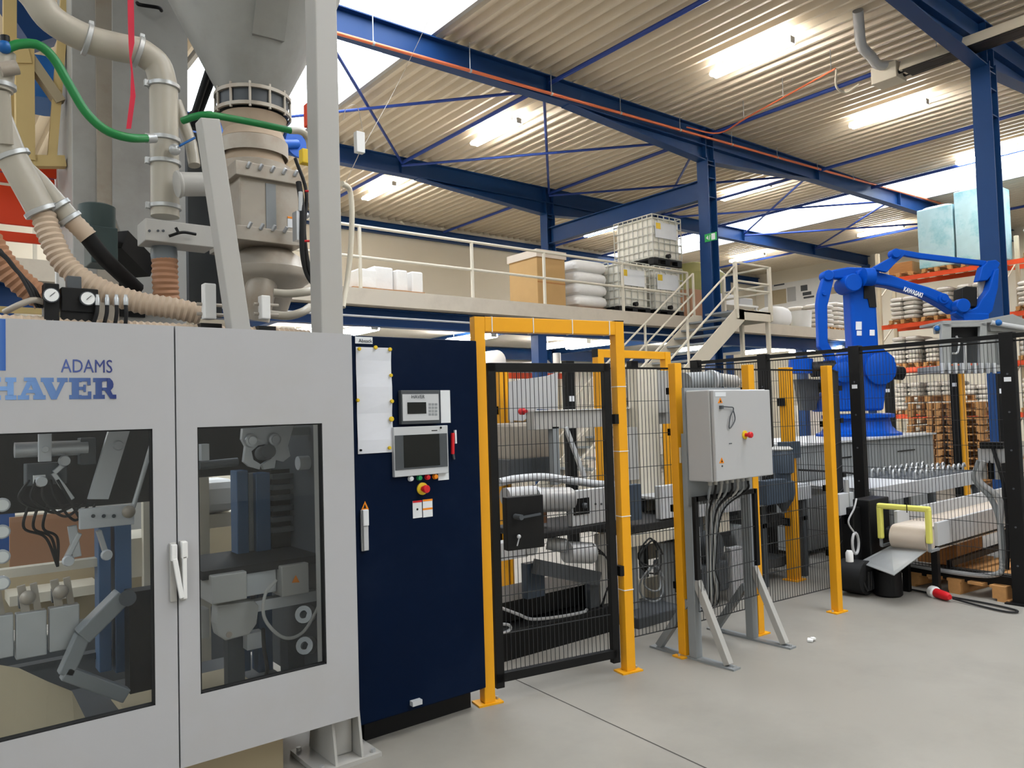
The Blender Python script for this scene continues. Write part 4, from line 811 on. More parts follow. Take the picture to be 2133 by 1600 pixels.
bfence(V((6.84, .9, 0)), B1, 'black railed mesh panel leaving the picture at right')
tmp = thing('grey_box', 'edge of a grey cabinet behind the rightmost black post', 'cabinet', (7.2, 1.9, 0)); G().box(7.15, 7.6, 1.4, 2.06, .8, 1.95).build('body', 'mid_grey', tmp, bevel=.005); G().box(7.2, 7.55, 1.45, 2.0, 0, .8).build('stand', 'dark_grey', tmp)
# inner yellow light-curtain columns, far gate
def curtain(px, py0, Y, lb, h=None, dy=.05):
    p = at(px, py0, Y=Y); t = thing('light_curtain', lb, 'post', (p.x, p.y, 0), 'yellow light curtain columns')
    G().box(p.x - .05, p.x - .008, p.y, p.y + .09, 0, p.z).box(p.x + .008, p.x + .05, p.y, p.y + .09, 0, p.z).build('column', 'yellow', t, bevel=.003); G().box(p.x - .01, p.x + .01, p.y + .02, p.y + .08, .1, p.z - .02).build('lens_strip', 'rubber', t)
    G().box(p.x - .08, p.x + .08, p.y - .03, p.y + .12, 0, .012).build('base_plate', 'yellow', t)
    for z in (.5, 1.05, 1.6): G().box(p.x - .07, p.x - .04, p.y + .03, p.y + .1, z, z + .07).build('clip', 'black', t)
    return t
curtain(1050, 772, 5.3, 'yellow light curtain column left behind the black gate'); curtain(1645, 765, 3.95, 'yellow light curtain column seen through the mesh right of the control box')
g2 = thing('gate_frame', 'smaller yellow portal frame standing far behind the fence', 'gate frame', (6.2, 6.2, 0))
Yg = 6.25; a, b = at(1246, 728, Y=Yg), at(1386, 735, Y=Yg)
for p in (a, b): G().box(p.x - .05, p.x + .05, Yg - .04, Yg + .05, 0, a.z).build('post', 'yellow', g2, bevel=.003); G().box(p.x - .1, p.x + .1, Yg - .08, Yg + .08, 0, .012).build('base_plate', 'yellow', g2)
G().box(a.x, b.x, Yg - .03, Yg + .04, a.z - .09, a.z).build('lintel', 'yellow', g2, bevel=.003); G().box(a.x - .055, a.x - .045, Yg - .04, Yg + .05, a.z - .09, a.z + .003).build('end_cap', 'black', g2)
for px, lb in ((1184, 'black fence post in the far fence behind the black gate'), (1318, 'black fence post in the far fence inside the small portal')):
    p = at(px, 752, Y=6.3); t = thing('black_post', lb, 'post', (p.x, 6.3, 0), 'black fence posts'); G().box(p.x - .06, p.x + .06, 6.27, 6.35, 0, p.z).build('post', 'black', t, bevel=.003); G().box(p.x - .035, p.x + .035, 6.262, 6.27, 1.72, 1.78).build('sticker', 'label_white', t); G().box(p.x - .1, p.x + .1, 6.22, 6.4, 0, .012).build('base_plate', 'black', t)
panel(at(1070, 752, Y=6.3) * 1.0, at(1235, 755, Y=6.3), .2, 2.1, 'mesh panel of the far fence left of the small portal', clips=False)
panel(at(1260, 752, Y=6.3) * 1.0, at(1420, 757, Y=6.3), .2, 2.1, 'mesh panel of the far fence inside the small portal', clips=False)
# ---------------------------------------------------------------- grey control box on its stand
bx = thing('control_box', 'light grey electric control box with red emergency stop on a stand', 'control box', (4.25, 3.05, 0))
X0, X1, Y0, Y1, Z0, Z1 = 3.935, 4.55, 2.95, 3.165, 1.14, 1.715
body = G().box(X0, X1, Y0 + .03, Y1, Z0, Z1).build('body', 'box_grey', bx, bevel=.008)
dr_ = G().box(X0 + .004, X1, Y0, Y0 + .026, Z0 + .004, Z1 - .004).build('door', 'box_grey', bx, bevel=.006)
def xz(px, py): p = at(px, py, Y=Y0); return p
c = xz(1551, 906); e = G().lathe(c, [(.028, 0), (.028, .006), (.024, .008)], (0, -1, 0), 18).build('emergency_stop', 'magnet', bx, True)
G().lathe(c + V((0, -.008, 0)), [(.012, 0), (.012, .025), (.019, .027), (.02, .042), (.015, .047)], (0, -1, 0), 16).build('mushroom_button', 'red', e, True)
for px, py in ((1500, 835), (1503, 960)):
    t3 = G().prism([xz(px - 5, py + 5), xz(px + 5, py + 4.5), xz(px, py - 7)], (0, -.002, 0)).build('warning_triangle', 'orange', bx); G().prism([xz(px - 1.5, py + 3) + V((0, -.003, 0)), xz(px + 1.5, py + 3) + V((0, -.003, 0)), xz(px, py - 3) + V((0, -.003, 0))], (0, -.001, 0)).build('warning_symbol', 'black', t3)
PB(G(), 1490, 817, 1512, 826, Y0 - .002, .002).build('type_plate', 'label_white', bx); PB(G(), 1519, 923, 1525, 925, Y0 - .002, .002).build('type_plate', 'dark_grey', bx); G().lathe(xz(1504, 971), [(.006, 0), (.006, .004)], (0, -1, 0), 10).build('lock', 'dark_grey', bx)
G().hose([xz(1501, 847) + V((0, -.012, 0)), xz(1513, 848) + V((0, -.015, 0)), xz(1524, 851) + V((0, -.015, 0)), xz(1517, 870) + V((0, -.014, 0)), xz(1516, 893) + V((0, -.012, 0)), xz(1527, 875) + V((0, -.014, 0)), xz(1524, 853) + V((0, -.012, 0))], .004, n=6).box(xz(1500, 850).x - .01, xz(1500, 850).x + .01, Y0 - .02, Y0, xz(1500, 852).z, xz(1500, 845).z).build('key_cord', 'dark_grey', bx, True)
G().box(X0 - .01, X1 - .02, Y1, Y1 + .02, .98, Z1 + .02).build('back_plate', 'mid_grey', bx)
for i in range(8):
    x = X0 + .08 + i * .058; G().hose([(x, 3.06, Z0 + .005), (x, 3.06, Z0 - .04), (x + .02, 3.09, Z0 - .1), (x * .4 + 4.22 * .6, 3.19, .9), (x * .2 + 4.2 * .8, 3.22, .55), (4.18 + .02 * i, 3.25, .3 + .015 * i), (4.3 + .02 * i, 3.4, .22), (4.42, 3.7, .3)], .008, n=6).build('cable', ('mid_grey', 'rubber', 'grey_paint')[i % 3], bx, True)
    G().cyl((x, 3.06, Z0), (x, 3.06, Z0 - .03), .013, 8).build('cable_gland', 'grey_paint', bx, True)
for X in (3.985, 4.60):
    G().box(X - .03, X + .03, 3.17, 3.23, .012, Z0 + .3).build('leg', 'mid_grey', bx, bevel=.003); G().box(X - .035, X + .035, 2.89, 3.56, 0, .012).build('foot_strip', 'mid_grey', bx)
    G().bar((X, 3.17, .50), (X, 2.95, .02), .045, .045).build('brace', 'grey_paint', bx, bevel=.003); G().bar((X, 3.24, .36), (X, 3.5, .02), .045, .045).build('brace', 'mid_grey', bx)
    G().cyl((X, 2.91, .012), (X, 2.91, .025), .01, 6).build('bolt', 'galv', bx)
sm = thing('mesh_guard', 'small black framed mesh guard under the control box', 'mesh guard', (4.28, 3.15, .35))
gx0, gx1, gy_ = 3.935, 4.575, 3.12; gz0, gz1 = .52, 1.04
for X in (gx0, gx1): G().box(X - .018, X + .018, gy_ - .012, gy_ + .012, gz0, gz1).build('stile', 'black', sm)
G().box(gx0, gx1, gy_ - .012, gy_ + .012, gz1 - .03, gz1).build('rail', 'black', sm); tag(wires(G(), (gx0, gy_), (gx1, gy_), gz0 - .2, gz1 - .02, r=.0013).build('wire_mesh', 'wire', sm), kind='stuff')
# ---------------------------------------------------------------- machinery inside the fence
def mach(name, label, cat, p, z=0): p = V(p); p.z = z; return thing(name, label, cat, p)
mb = mach('bag_press', 'grey steel portal of the bag flattening press behind the fence', 'machine', at(1250, 1200, Y=4.8))
Yb = 4.75
PB(G(), 1112, 853, 1402, 889, Yb, .1).build('cross_beam', 'grey_paint', mb, bevel=.004); G().box(at(1112, 850, Y=Yb).x, at(1402, 850, Y=Yb).x, Yb - .02, Yb + .12, at(1250, 853, Y=Yb).z, at(1250, 853, Y=Yb).z + .008).build('cap_plate', 'white', mb)
PB(G(), 1334, 768, 1376, 1165, Yb - .12, .12).build('upright', 'cream_paint', mb, bevel=.004); PB(G(), 1360, 772, 1396, 860, Yb - .06, .1).build('upright', 'grey_paint', mb, bevel=.004)
PB(G(), 1153, 889, 1166, 1010, Yb, .06).build('upright', 'mid_grey', mb); G().bar(at(1178, 890, Y=Yb - .02), at(1218, 995, Y=Yb - .1), .1, .03).build('strut', 'silver', mb, bevel=.003)
PB(G(), 1306, 890, 1330, 1000, Yb - .1, .06).build('strut', 'grey_paint', mb)
sh = G(); pts = [(1060, 796), (1090, 790), (1120, 786), (1140, 783), (1162, 776)]; bot = [(1060, 875), (1090, 877), (1120, 852), (1140, 853), (1162, 853)]
A_ = [at(a, b, Y=5.1) for a, b in pts]; B_ = [at(a, b, Y=5.1) for a, b in bot]
for i in range(4):
    k = V((0, .012, 0)); sh.add([A_[i], A_[i + 1], B_[i + 1], B_[i], A_[i] + k, A_[i + 1] + k, B_[i + 1] + k, B_[i] + k], [(0, 1, 2, 3), (4, 7, 6, 5), (0, 4, 5, 1), (2, 6, 7, 3), (0, 3, 7, 4), (1, 5, 6, 2)])
sh.build('curved_guard', 'box_grey', mb)
G().lathe(at(1085, 857, Y=4.9), [(.03, 0), (.03, .03), (.015, .04), (.015, .07)], (0, -1, 0), 14).build('red_knob', 'red', mb, True)
g = G(); PB(g, 1065, 880, 1150, 960, 5.05, .25); g.build('dusty_housing', 'dust_steel', mb, bevel=.03)
PB(G(), 1060, 955, 1156, 995, 5.0, .3).build('dark_base', 'dark_grey', mb)
dc = mach('drum_conveyor', 'steel roller conveyor with silver drum motor behind the black gate', 'conveyor', at(1180, 1200, Y=4.1))
Yc = 4.05
G().hose(T((1040, 1005, 4.4), (1075, 998, 4.4), (1130, 994, 4.4), (1180, 1000, 4.4), (1240, 1008, 4.4), (1295, 1010, 4.4)), .03, n=12).build('guide_tube', 'silver', dc, True)
G().cyl(at(1052, 1035, Y=Yc), at(1110, 1030, Y=Yc), .06, 20).build('drum', 'silver', dc, True); q = G().cyl(at(1108, 1042, Y=Yc), at(1185, 1040, Y=Yc), .085, 24).build('drum_motor', 'steel', dc, True)
G().lathe(at(1110, 1042, Y=Yc), [(.095, 0), (.095, .03), (.085, .03)], (1, 0, 0), 24).build('drum_ring', 'silver', q, True)
PB(G(), 1192, 1018, 1292, 1090, Yc - .06, .05).build('side_plate', 'silver', dc, bevel=.003); PB(G(), 1195, 1038, 1228, 1072, Yc - .065, .01).build('cutout', 'black', dc); G().lathe(at(1216, 1053, Y=Yc - .07), [(.02, 0), (.02, .02), (.012, .03)], (0, -1, 0), 16).build('bearing', 'dark_grey', dc, True)
for px in (1240, 1252, 1264): G().lathe(at(px, 1050, Y=Yc - .06), [(.008, 0), (.008, .006)], (0, -1, 0), 8).build('bolt', 'dark_grey', dc)
g = G(); z = at(1200, 1100, Y=Yc).z; a, b = at(1105, 1100, Y=Yc), at(1290, 1095, Y=Yc); g.box(a.x, b.x, Yc - .08, Yc + .45, z - .025, z + .02); g.build('belt', 'rubber', dc, bevel=.01)
PB(G(), 1098, 1065, 1140, 1092, Yc + .1, .1).build('brown_block', 'hose_brown', dc)
G().cyl(at(1140, 1130, Y=Yc + .1), at(1180, 1138, Y=Yc), .05, 18).cyl(at(1180, 1150, Y=Yc), at(1232, 1152, Y=Yc - .02), .075, 22).build('lower_drum', 'silver', dc, True)
PB(G(), 1037, 1128, 1100, 1165, Yc - .02, .1).build('bracket', 'silver', dc, bevel=.003); G().cyl(at(1108, 1145, Y=Yc - .05), at(1108, 1145, Y=Yc + .1), .04, 16).build('pulley', 'steel', dc, True)
G().bar(at(1115, 1180, Y=Yc), at(1245, 1205, Y=Yc), .06, .1).build('lower_frame', 'dark_grey', dc); PB(G(), 1098, 1172, 1135, 1245, Yc + .05, .06).build('leg', 'motor_blue', dc); PB(G(), 1232, 1195, 1250, 1370, Yc, .06).build('leg', 'dark_grey', dc)
PB(G(), 1250, 1110, 1285, 1290, Yc + .02, .05).build('leg', 'grey_paint', dc, bevel=.003); PB(G(), 1045, 1235, 1240, 1275, Yc + .1, .4).build('base_tray', 'black', dc)
for i in range(3): G().hose(T((1235, 1135 + 8 * i, Yc - .06), (1262, 1160, Yc - .08), (1275, 1200, Yc - .08), (1262, 1235, Yc - .06), (1250, 1270 + 10 * i, Yc)), .006, n=6).build('cable', 'rubber', dc, True)
G().hose(T((1040, 1265, 3.85), (1080, 1280, 3.85), (1110, 1290, 3.85), (1170, 1284, 3.85), (1215, 1275, 3.85), (1222, 1270, 3.9)), .01, n=8).build('bent_rod', 'steel', dc, True); G().hose(T((1040, 1300, 3.8), (1060, 1302, 3.8), (1062, 1312, 3.8), (1040, 1322, 3.8)), .009, n=8).build('bent_rod', 'steel', dc, True)
solo('dark_skid', PB(G(), 1040, 1290, 1285, 1370, 4.0, .5), 'black', 'black skid base on the floor behind the black gate', 'skid', bevel=.01)
c2 = mach('transfer_conveyor', 'grey conveyor side frame with coiled cables behind the mesh panel', 'conveyor', at(1360, 1200, Y=4.2))
PB(G(), 1300, 1010, 1336, 1085, 4.1, .06).build('side_frame', 'motor_blue', c2, bevel=.003); PB(G(), 1376, 1010, 1428, 1078, 4.1, .06).build('side_frame', 'silver', c2, bevel=.003); G().box(at(1290, 1100, Y=4.1).x, at(1540, 1090, Y=4.1).x, 4.1, 4.6, at(1350, 1098, Y=4.1).z - .03, at(1350, 1098, Y=4.1).z + .03).build('belt', 'rubber', c2, bevel=.008)
PB(G(), 1312, 1108, 1425, 1130, 4.05, .1).build('rail', 'cream_paint', c2); PB(G(), 1318, 1205, 1375, 1262, 4.3, .03).build('leg_plate', 'cream_paint', c2); PB(G(), 1310, 1120, 1330, 1300, 4.1, .06).build('leg', 'mid_grey', c2); PB(G(), 1385, 1130, 1405, 1300, 4.1, .06).build('leg', 'mid_grey', c2)
for r, px, py in ((.1, 1352, 1150), (.12, 1358, 1160), (.09, 1362, 1205), (.13, 1360, 1215)):
    c = at(px, py, Y=3.85); ring = [c + V((r * math.cos(k * math.pi / 10), .02 * math.sin(k * .7), r * math.sin(k * math.pi / 10))) for k in range(21)]; G().tube(ring, .007, 6).build('cable_coil', ('rubber', 'mid_grey')[int(r * 100) % 2], c2, True)
PB(G(), 1430, 1100, 1460, 1190, 3.9, .08).build('side_plate', 'silver', c2); PB(G(), 1470, 1060, 1520, 1110, 4.0, .1).build('side_plate', 'cream_paint', c2); PB(G(), 1525, 1140, 1548, 1250, 3.9, .06).build('leg', 'silver', c2)
PB(G(), 1330, 1275, 1430, 1330, 3.9, .5).build('base_tray', 'dark_grey', c2, bevel=.01)
dm = mach('duct_motor', 'grey cylindrical blower housing showing above the control box', 'motor', at(1480, 800, Y=4.3))
G().cyl(at(1424, 797, Y=4.2), at(1490, 793, Y=4.25), .085, 22).build('housing', 'mid_grey', dm, True); G().cyl(at(1490, 790, Y=4.25), at(1530, 795, Y=4.3), .06, 18).build('cap', 'grey_paint', dm, True); PB(G(), 1420, 815, 1520, 1010, 4.35, .08).build('support', 'mid_grey', dm); G().lathe(at(1478, 792, Y=4.2), [(.09, 0), (.09, .03)], (1, 0, 0), 22).build('ring', 'silver', dm, True)
gm = mach('gear_motor', 'dark blue-grey vertical gear motor right of the control box', 'motor', at(1640, 1040, Y=3.9))
z0_ = at(1632, 1040, Y=3.95).z; c = at(1632, 1040, Y=3.95)
G().lathe((c.x, 3.95, z0_), [(.09, 0), (.1, .05), (.1, .16), (.075, .17), (.075, .23), (.1, .24), (.105, .40), (.085, .44)], n=20).build('motor_body', 'motor_blue', gm, True); G().lathe((c.x, 3.95, z0_ + .44), [(.09, 0), (.1, .012), (.07, .035)], n=20).build('fan_cover', 'grey_paint', gm, True); PB(G(), 1640, 920, 1668, 955, 3.9, .1).build('terminal_box', 'motor_blue', gm, bevel=.005)
PB(G(), 1598, 1000, 1640, 1050, 3.85, .1).build('gearbox', 'motor_blue', gm, bevel=.005); G().lathe((c.x, 3.95, z0_ - .12), [(.02, 0), (.03, .03), (.09, .12)], n=16).build('flange', 'dark_grey', gm, True)
tb = mach('accumulation_table', 'bright steel conveyor table running towards the robot', 'conveyor', at(1700, 1080, Y=4.2))
z = .86
G().box(5.0, 6.75, 4.0, 4.75, z - .02, z).build('table_top', 'silver', tb); G().box(5.0, 6.75, 3.98, 4.0, z - .14, z - .02).build('side_frame', 'silver', tb); G().box(4.9, 6.7, 4.0, 4.7, z - .34, z - .30).build('lower_belt', 'rubber', tb)
for X in (5.1, 6.0, 6.65): G().box(X - .03, X + .03, 4.0, 4.06, 0, z - .14).build('leg', 'dark_grey', tb); G().box(X - .03, X + .03, 4.6, 4.66, 0, z - .02).build('leg', 'dark_grey', tb)
G().cyl((5.15, 3.9, .48), (5.15, 4.3, .48), .12, 20).build('drive_drum', 'dark_grey', tb, True); G().cyl((5.6, 3.95, .50), (5.6, 4.3, .50), .1, 20).build('drive_drum', 'mid_grey', tb, True)
G().box(4.95, 5.35, 3.92, 4.4, .1, .34).build('gear_housing', 'dark_grey', tb, bevel=.02); G().box(5.6, 6.5, 4.1, 4.6, .12, .2).build('floor_tray', 'dark_grey', tb)
# ---------------------------------------------------------------- things on the mezzanine
mat('ibc_plastic', (240, 236, 222), 0.35, var=0.05, scale=3)
mat('cage', (196, 194, 184), 0.45, 0.1)
mat('cardboard', (184, 148, 98), 0.8, var=0.08, scale=4)
mat('film_white', (232, 230, 226), 0.28, var=0.05, scale=9, bump=0.25)
mat('sack', (222, 216, 208), 0.5, var=0.07, scale=10, bump=0.15)
mat('wood', (192, 142, 88), 0.75, var=0.18, scale=5, stretch=(1, 6, 6))
mat('wood_old', (168, 118, 70), 0.75, var=0.2, scale=5, stretch=(6, 1, 6))
mat('wrap_blue', (176, 206, 212), 0.25, var=0.12, scale=3, dirt=(60, 160, 178), dirt_amt=0.7, dirt_scale=1.6, bump=0.1)
mat('robot_blue', (2, 72, 170), 0.45, var=0.05, spec=0.12)
mat('rack_orange', (232, 82, 38), 0.45, var=0.06)
mat('rack_post', (214, 200, 172), 0.5)
mat('sign_green', (40, 170, 80), 0.4)
mat('olive', (150, 148, 92), 0.5, var=0.1)
mat('foam_yellow', (226, 220, 110), 0.8, var=0.05)
mat('gripper_grey', (150, 152, 150), 0.45, 0.1, var=0.08)
mat('belt_beige', (206, 192, 176), 0.55, var=0.05)
def superpillow(g, c, a, b, h, n=14, m=8, e=.45):
    sg = lambda v, p: math.copysign(abs(v) ** p, v); c = V(c); vs = []; fs = []
    for i in range(m + 1):
        t = -math.pi / 2 + math.pi * i / m
        for k in range(n):
            p = 2 * math.pi * k / n
            vs.append(c + V((a * sg(math.cos(t), .6) * sg(math.cos(p), e), b * sg(math.cos(t), .6) * sg(math.sin(p), e), h * sg(math.sin(t), .8))))
    for i in range(m):
        for k in range(n): q, r = i * n + k, i * n + (k + 1) % n; fs.append((q, r, r + n, q + n))
    return g.add(vs, fs)
# railing
rl = thing('railing', 'cream tubular railing along the mezzanine edge', 'railing', (8, 11.27, MZ))
RY = 11.27; posts = [at(px, 620, Y=RY).x for px in (985, 1135, 1298, 1433)]; posts = [posts[0] - 2.25, posts[0] - 4.5, posts[0] - 6.8] + posts
for z in (MZ + 1.03, MZ + .52): G().tube([(min(posts) - 1, RY, z), (max(posts), RY, z)], .026, 10).build('rail', 'cream_paint', rl, True)
for x in posts: G().box(x - .022, x + .022, RY - .022, RY + .022, MZ, MZ + 1.03).build('baluster', 'cream_paint', rl)
# stairs with landing
st = thing('staircase', 'grey steel staircase with landing and tube handrails', 'staircase', (12, 10.4, 0))
SX, SY0, SY1, RUN = 14.1, 9.85, 10.98, 5.1
sl = MZ / RUN
for Y in (SY0, SY1): G().prism([(SX + .25, Y, MZ), (SX + .25, Y, MZ - .24), (SX - RUN + .35, Y, 0), (SX - RUN, Y, 0), (SX - RUN, Y, .08), (SX - .05, Y, MZ)], (0, .03, 0)).build('stringer', 'cream_paint', st)
N = 20
for i in range(1, N): z = MZ * i / N; x = SX - RUN + RUN * i / N; G().box(x, x + .27, SY0 + .03, SY1, z - .035, z).build('tread', 'mid_grey', st)
G().box(SX, SX + 1.3, SY0, 10.7, MZ - .05, MZ - .01).box(SX + .75, SX + 1.3, 10.7, 11.2, MZ - .05, MZ - .01).build('landing', 'mid_grey', st)
for (a, b, c, d) in ((SX, SX + 1.3, SY0, SY0 + .04), (SX + 1.26, SX + 1.3, SY0, 11.2)): G().box(a, b, c, d, MZ - .22, MZ).build('landing_beam', 'cream_paint', st)
for (x, y) in ((SX + 1.22, SY0 + .06), (SX + 1.22, 10.6)): G().box(x - .04, x + .04, y - .04, y + .04, 0, MZ - .2).build('leg', 'cream_paint', st)
def rails(Y, z_off):
    for h in (.95, .5): G().tube([(SX, Y, MZ + h), (SX - RUN, Y, h)], .022, 8).build('handrail', 'cream_paint', st, True)
    for t in (0.0, .33, .66, 1.0): x = SX - RUN * t; z = MZ * (1 - t); G().box(x - .02, x + .02, Y - .02, Y + .02, z - .05, z + .96).build('baluster', 'cream_paint', st)
rails(SY0 + .015, 0); rails(SY1 + .015, 0)
for h in (1.02, .62, .45): G().tube([(SX, SY0 + .015, MZ + h), (SX + 1.28, SY0 + .015, MZ + h), (SX + 1.28, 11.1, MZ + h)], .024, 8).build('handrail', 'cream_paint', st, True)
for (x, y) in ((SX, SY0 + .015), (SX + 1.28, SY0 + .015), (SX + 1.28, 11.1)): G().box(x - .035, x + .035, y - .035, y + .035, MZ - .2, MZ + 1.03).build('post', 'cream_paint', st)
# tank cages
def ibc(loc, label):
    t = thing('tank_cage', label, 'tank', loc, 'white tanks in wire cages'); g = G().box(.03, .97, .03, 1.17, .16, 1.12); g.build('tank', 'ibc_plastic', t, bevel=.06, local=True)
    g = G()
    for z in (.17, .34, .52, .70, .88, 1.06, 1.15):
        for (a, b) in (((0, 0), (1, 0)), ((1, 0), (1, 1.2)), ((1, 1.2), (0, 1.2)), ((0, 1.2), (0, 0))): g.bar((a[0], a[1], z), (b[0], b[1], z), .018, .018)
    for k in range(6):
        for y in (0, 1.2): g.bar((k * .2, y, .15), (k * .2, y, 1.15), .018, .018)
    for k in range(1, 8):
        for x in (0, 1.0): g.bar((x, k * .15, .15), (x, k * .15, 1.15), .018, .018)
    g.build('cage', 'cage', t, local=True)
    g = G().box(0, 1, 0, 1.2, .12, .15)
    for x in (0, .42, .84):
        for y in (0, .5, 1.04): g.box(x, x + .16, y, y + .16, 0, .12)
    g.box(0, 1, 0, .1, 0, .02).box(0, 1, 1.1, 1.2, 0, .02); g.build('base_pallet', 'black', t, local=True)
    p = G().box(.08, .82, -.02, -.008, .62, .98).build('label_plate', 'label_white', t, local=True); G().box(.1, .26, -.022, -.02, .82, .96).build('hazard_label', 'magnet', p, local=True)
    G().cyl((.5, -.06, .22), (.5, .05, .22), .05, 14).build('outlet_valve', 'black', t, True, local=True)
    return t
i1 = ibc((12.17, 11.48, MZ), 'white caged tank on the deck left of the stacked pair')
dup(i1, (13.36, 11.5, MZ), 'white caged tank carrying another tank on top'); dup(i1, (13.36, 11.5, MZ + 1.19), 'white caged tank stacked on top of another one')
# cardboard box, bag stack
cbx = at(1092, 600, Y=11.6).x; cb = thing('cardboard_box', 'tall brown cardboard box with pale lid on the mezzanine', 'box', (cbx + .6, 12, MZ))
q = at(1178, 600, Y=11.6).x
G().box(cbx + .35, q, 11.6, 12.5, MZ + .05, MZ + 1.1).build('box_body', 'cardboard', cb, bevel=.01); G().box(cbx + .32, q + .02, 11.57, 12.53, MZ + 1.02, MZ + 1.17).build('lid', 'belt_beige', cb); G().box(cbx + .3, q, 11.58, 12.5, MZ, MZ + .05).build('base', 'wood', cb); G().box(cbx + .35, q, 11.595, 11.6, MZ + .5, MZ + .53).build('seam', 'wood_old', cb)
bgx0, bgx1 = at(1182, 600, Y=11.7).x, at(1262, 600, Y=11.7).x
bs2 = thing('film_sack_stack', 'stack of glossy white film sacks beside the cardboard box', 'sack stack', ((bgx0 + bgx1) / 2, 12.1, MZ))
G().box(bgx0 + .3, bgx1, 11.7, 12.5, MZ, MZ + .1).build('pallet', 'wood_old', bs2)
for k in range(4): superpillow(G(), ((bgx0 + bgx1) / 2 + .15, 12.1, MZ + .24 + k * .25), .50, .42, .165, 20, 8, .25).build('sack', 'film_white', bs2, True)
for i, (x0, x1, y0, y1, lb) in enumerate(((738, 786, 563, 598, 'white wrapped block at the left end of the mezzanine pallet'), (770, 820, 556, 592, 'tallest white wrapped block on the mezzanine pallet'), (818, 850, 566, 601, 'third white wrapped block on the mezzanine pallet'), (850, 882, 567, 602, 'rightmost white wrapped block on the mezzanine pallet'))):
    a, b = at(x0, 590, Y=11.75 + .1 * (i % 2)), at(x1, 590, Y=11.75 + .1 * (i % 2)); zt2 = at(x0, y0, Y=11.75).z
    solo('wrapped_block', G().box(a.x + .08, b.x, a.y, a.y + .5, MZ + .1, zt2 + .05), 'film_white', lb, 'package', 'white blocks on the mezzanine', bevel=.03)
a, b = at(735, 600, Y=11.65).x, at(885, 600, Y=11.65).x
solo('flat_pallet', G().box(a, b, 11.65, 12.5, MZ + .06, MZ + .1).box(a, a + .1, 11.65, 12.5, MZ, MZ + .06).box(b - .1, b, 11.65, 12.5, MZ, MZ + .06).box((a + b) / 2, (a + b) / 2 + .1, 11.65, 12.5, MZ, MZ + .06), 'wood_old', 'flat brown pallet under the white blocks on the mezzanine', 'pallet')
p = at(1445, 600, Y=14); solo('olive_tank', G().lathe((p.x, 14, MZ), [(.8, 0), (.9, .1), (.9, 1.7), (.6, 2.0), (.2, 2.1)], n=24), 'olive', 'olive green round tank behind the caged tanks', 'tank', smooth=True)
p = at(1455, 640, Y=12.2); solo('carton', G().box(p.x - .3, p.x + .35, 12.2, 12.8, MZ, MZ + .9), 'hose_brown', 'pale brown carton left of the central blue column', 'carton', bevel=.01)
tb2 = thing('work_table', 'white table behind the stair landing with boxes on it', 'table', (16.5, 12.3, MZ)); a, b = at(1505, 640, Y=12).x, at(1580, 640, Y=12).x
G().box(a, b, 12, 12.7, MZ + .55, MZ + .6).build('table_top', 'white', tb2)
for x in (a + .05, b - .05):
    for y in (12.05, 12.65): G().box(x - .03, x + .03, y - .03, y + .03, MZ, MZ + .55).build('leg', 'white', tb2)
solo('white_crate', G().box(a + .1, (a + b) / 2, 12.1, 12.6, MZ + .6, MZ + .85), 'white', 'white crate on the table behind the landing, the left one', 'crate', 'crates on the table', bevel=.02); solo('white_crate', G().box((a + b) / 2 + .1, b - .1, 12.1, 12.6, MZ + .6, MZ + .8), 'box_grey', 'grey crate on the table behind the landing, the right one', 'crate', 'crates on the table', bevel=.02)
p = at(1615, 665, Y=11.7); solo('bulk_bag', superpillow(G(), (p.x + .1, 11.8, MZ + .28), .45, .35, .3), 'white', 'slumped white bulk bag at the mezzanine edge right of the stairs', 'bag', smooth=True)
p = at(1672, 672, Y=11.7); solo('white_bin', G().lathe((p.x, 11.75, MZ), [(.26, 0), (.3, .5), (.31, .52)], n=20), 'white', 'white round bin at the mezzanine edge', 'bin', smooth=True)
# banner and lamp on the end wall
bn = thing('wall_banner', 'white picture banner on the far end wall', 'banner', (33.3, 18, 4)); XW = 33.36
def WB(x0, y0, x1, y1, th=.02, out=0): a, b = at(x0, (y0 + y1) / 2, X=XW - out), at(x1, (y0 + y1) / 2, X=XW - out); zz1, zz0 = at((x0 + x1) / 2, y0, X=XW - out).z, at((x0 + x1) / 2, y1, X=XW - out).z; return G().box(XW - out - th, XW - out, min(a.y, b.y), max(a.y, b.y), zz0, zz1)
WB(1592, 580, 1790, 640).build('banner_sheet', 'white', bn)
for (r, m) in (((1601, 604, 1638, 634), 'beige_sheet'), ((1640, 598, 1658, 628), 'box_grey'), ((1668, 594, 1682, 606), 'dark_grey'), ((1672, 608, 1690, 615), 'dark_grey'), ((1674, 617, 1696, 621), 'dark_grey'), ((1730, 598, 1745, 612), 'beige_sheet'), ((1612, 592, 1634, 595), 'dark_grey')): WB(*r, .01, .022).build('picture', m, bn)
# exit sign on the central column
es = thing('exit_sign', 'small green escape route sign on the central blue column', 'sign', at(1480, 494, X=14.45)); c = at(1480, 494, X=14.45)
G().box(14.445, 14.465, c.y - .16, c.y + .16, c.z - .09, c.z + .09).build('sign_panel', 'sign_green', es)
G().box(14.44, 14.446, c.y - .13, c.y - .03, c.z - .07, c.z + .07).build('door_symbol', 'label_white', es); G().prism([(14.44, c.y + .12, c.z), (14.44, c.y + .06, c.z + .05), (14.44, c.y + .06, c.z - .05)], (.005, 0, 0)).build('arrow_symbol', 'label_white', es); G().bar((14.442, c.y + .03, c.z - .06), (14.442, c.y + .0, c.z + .05), .03, .006).build('runner_symbol', 'label_white', es)
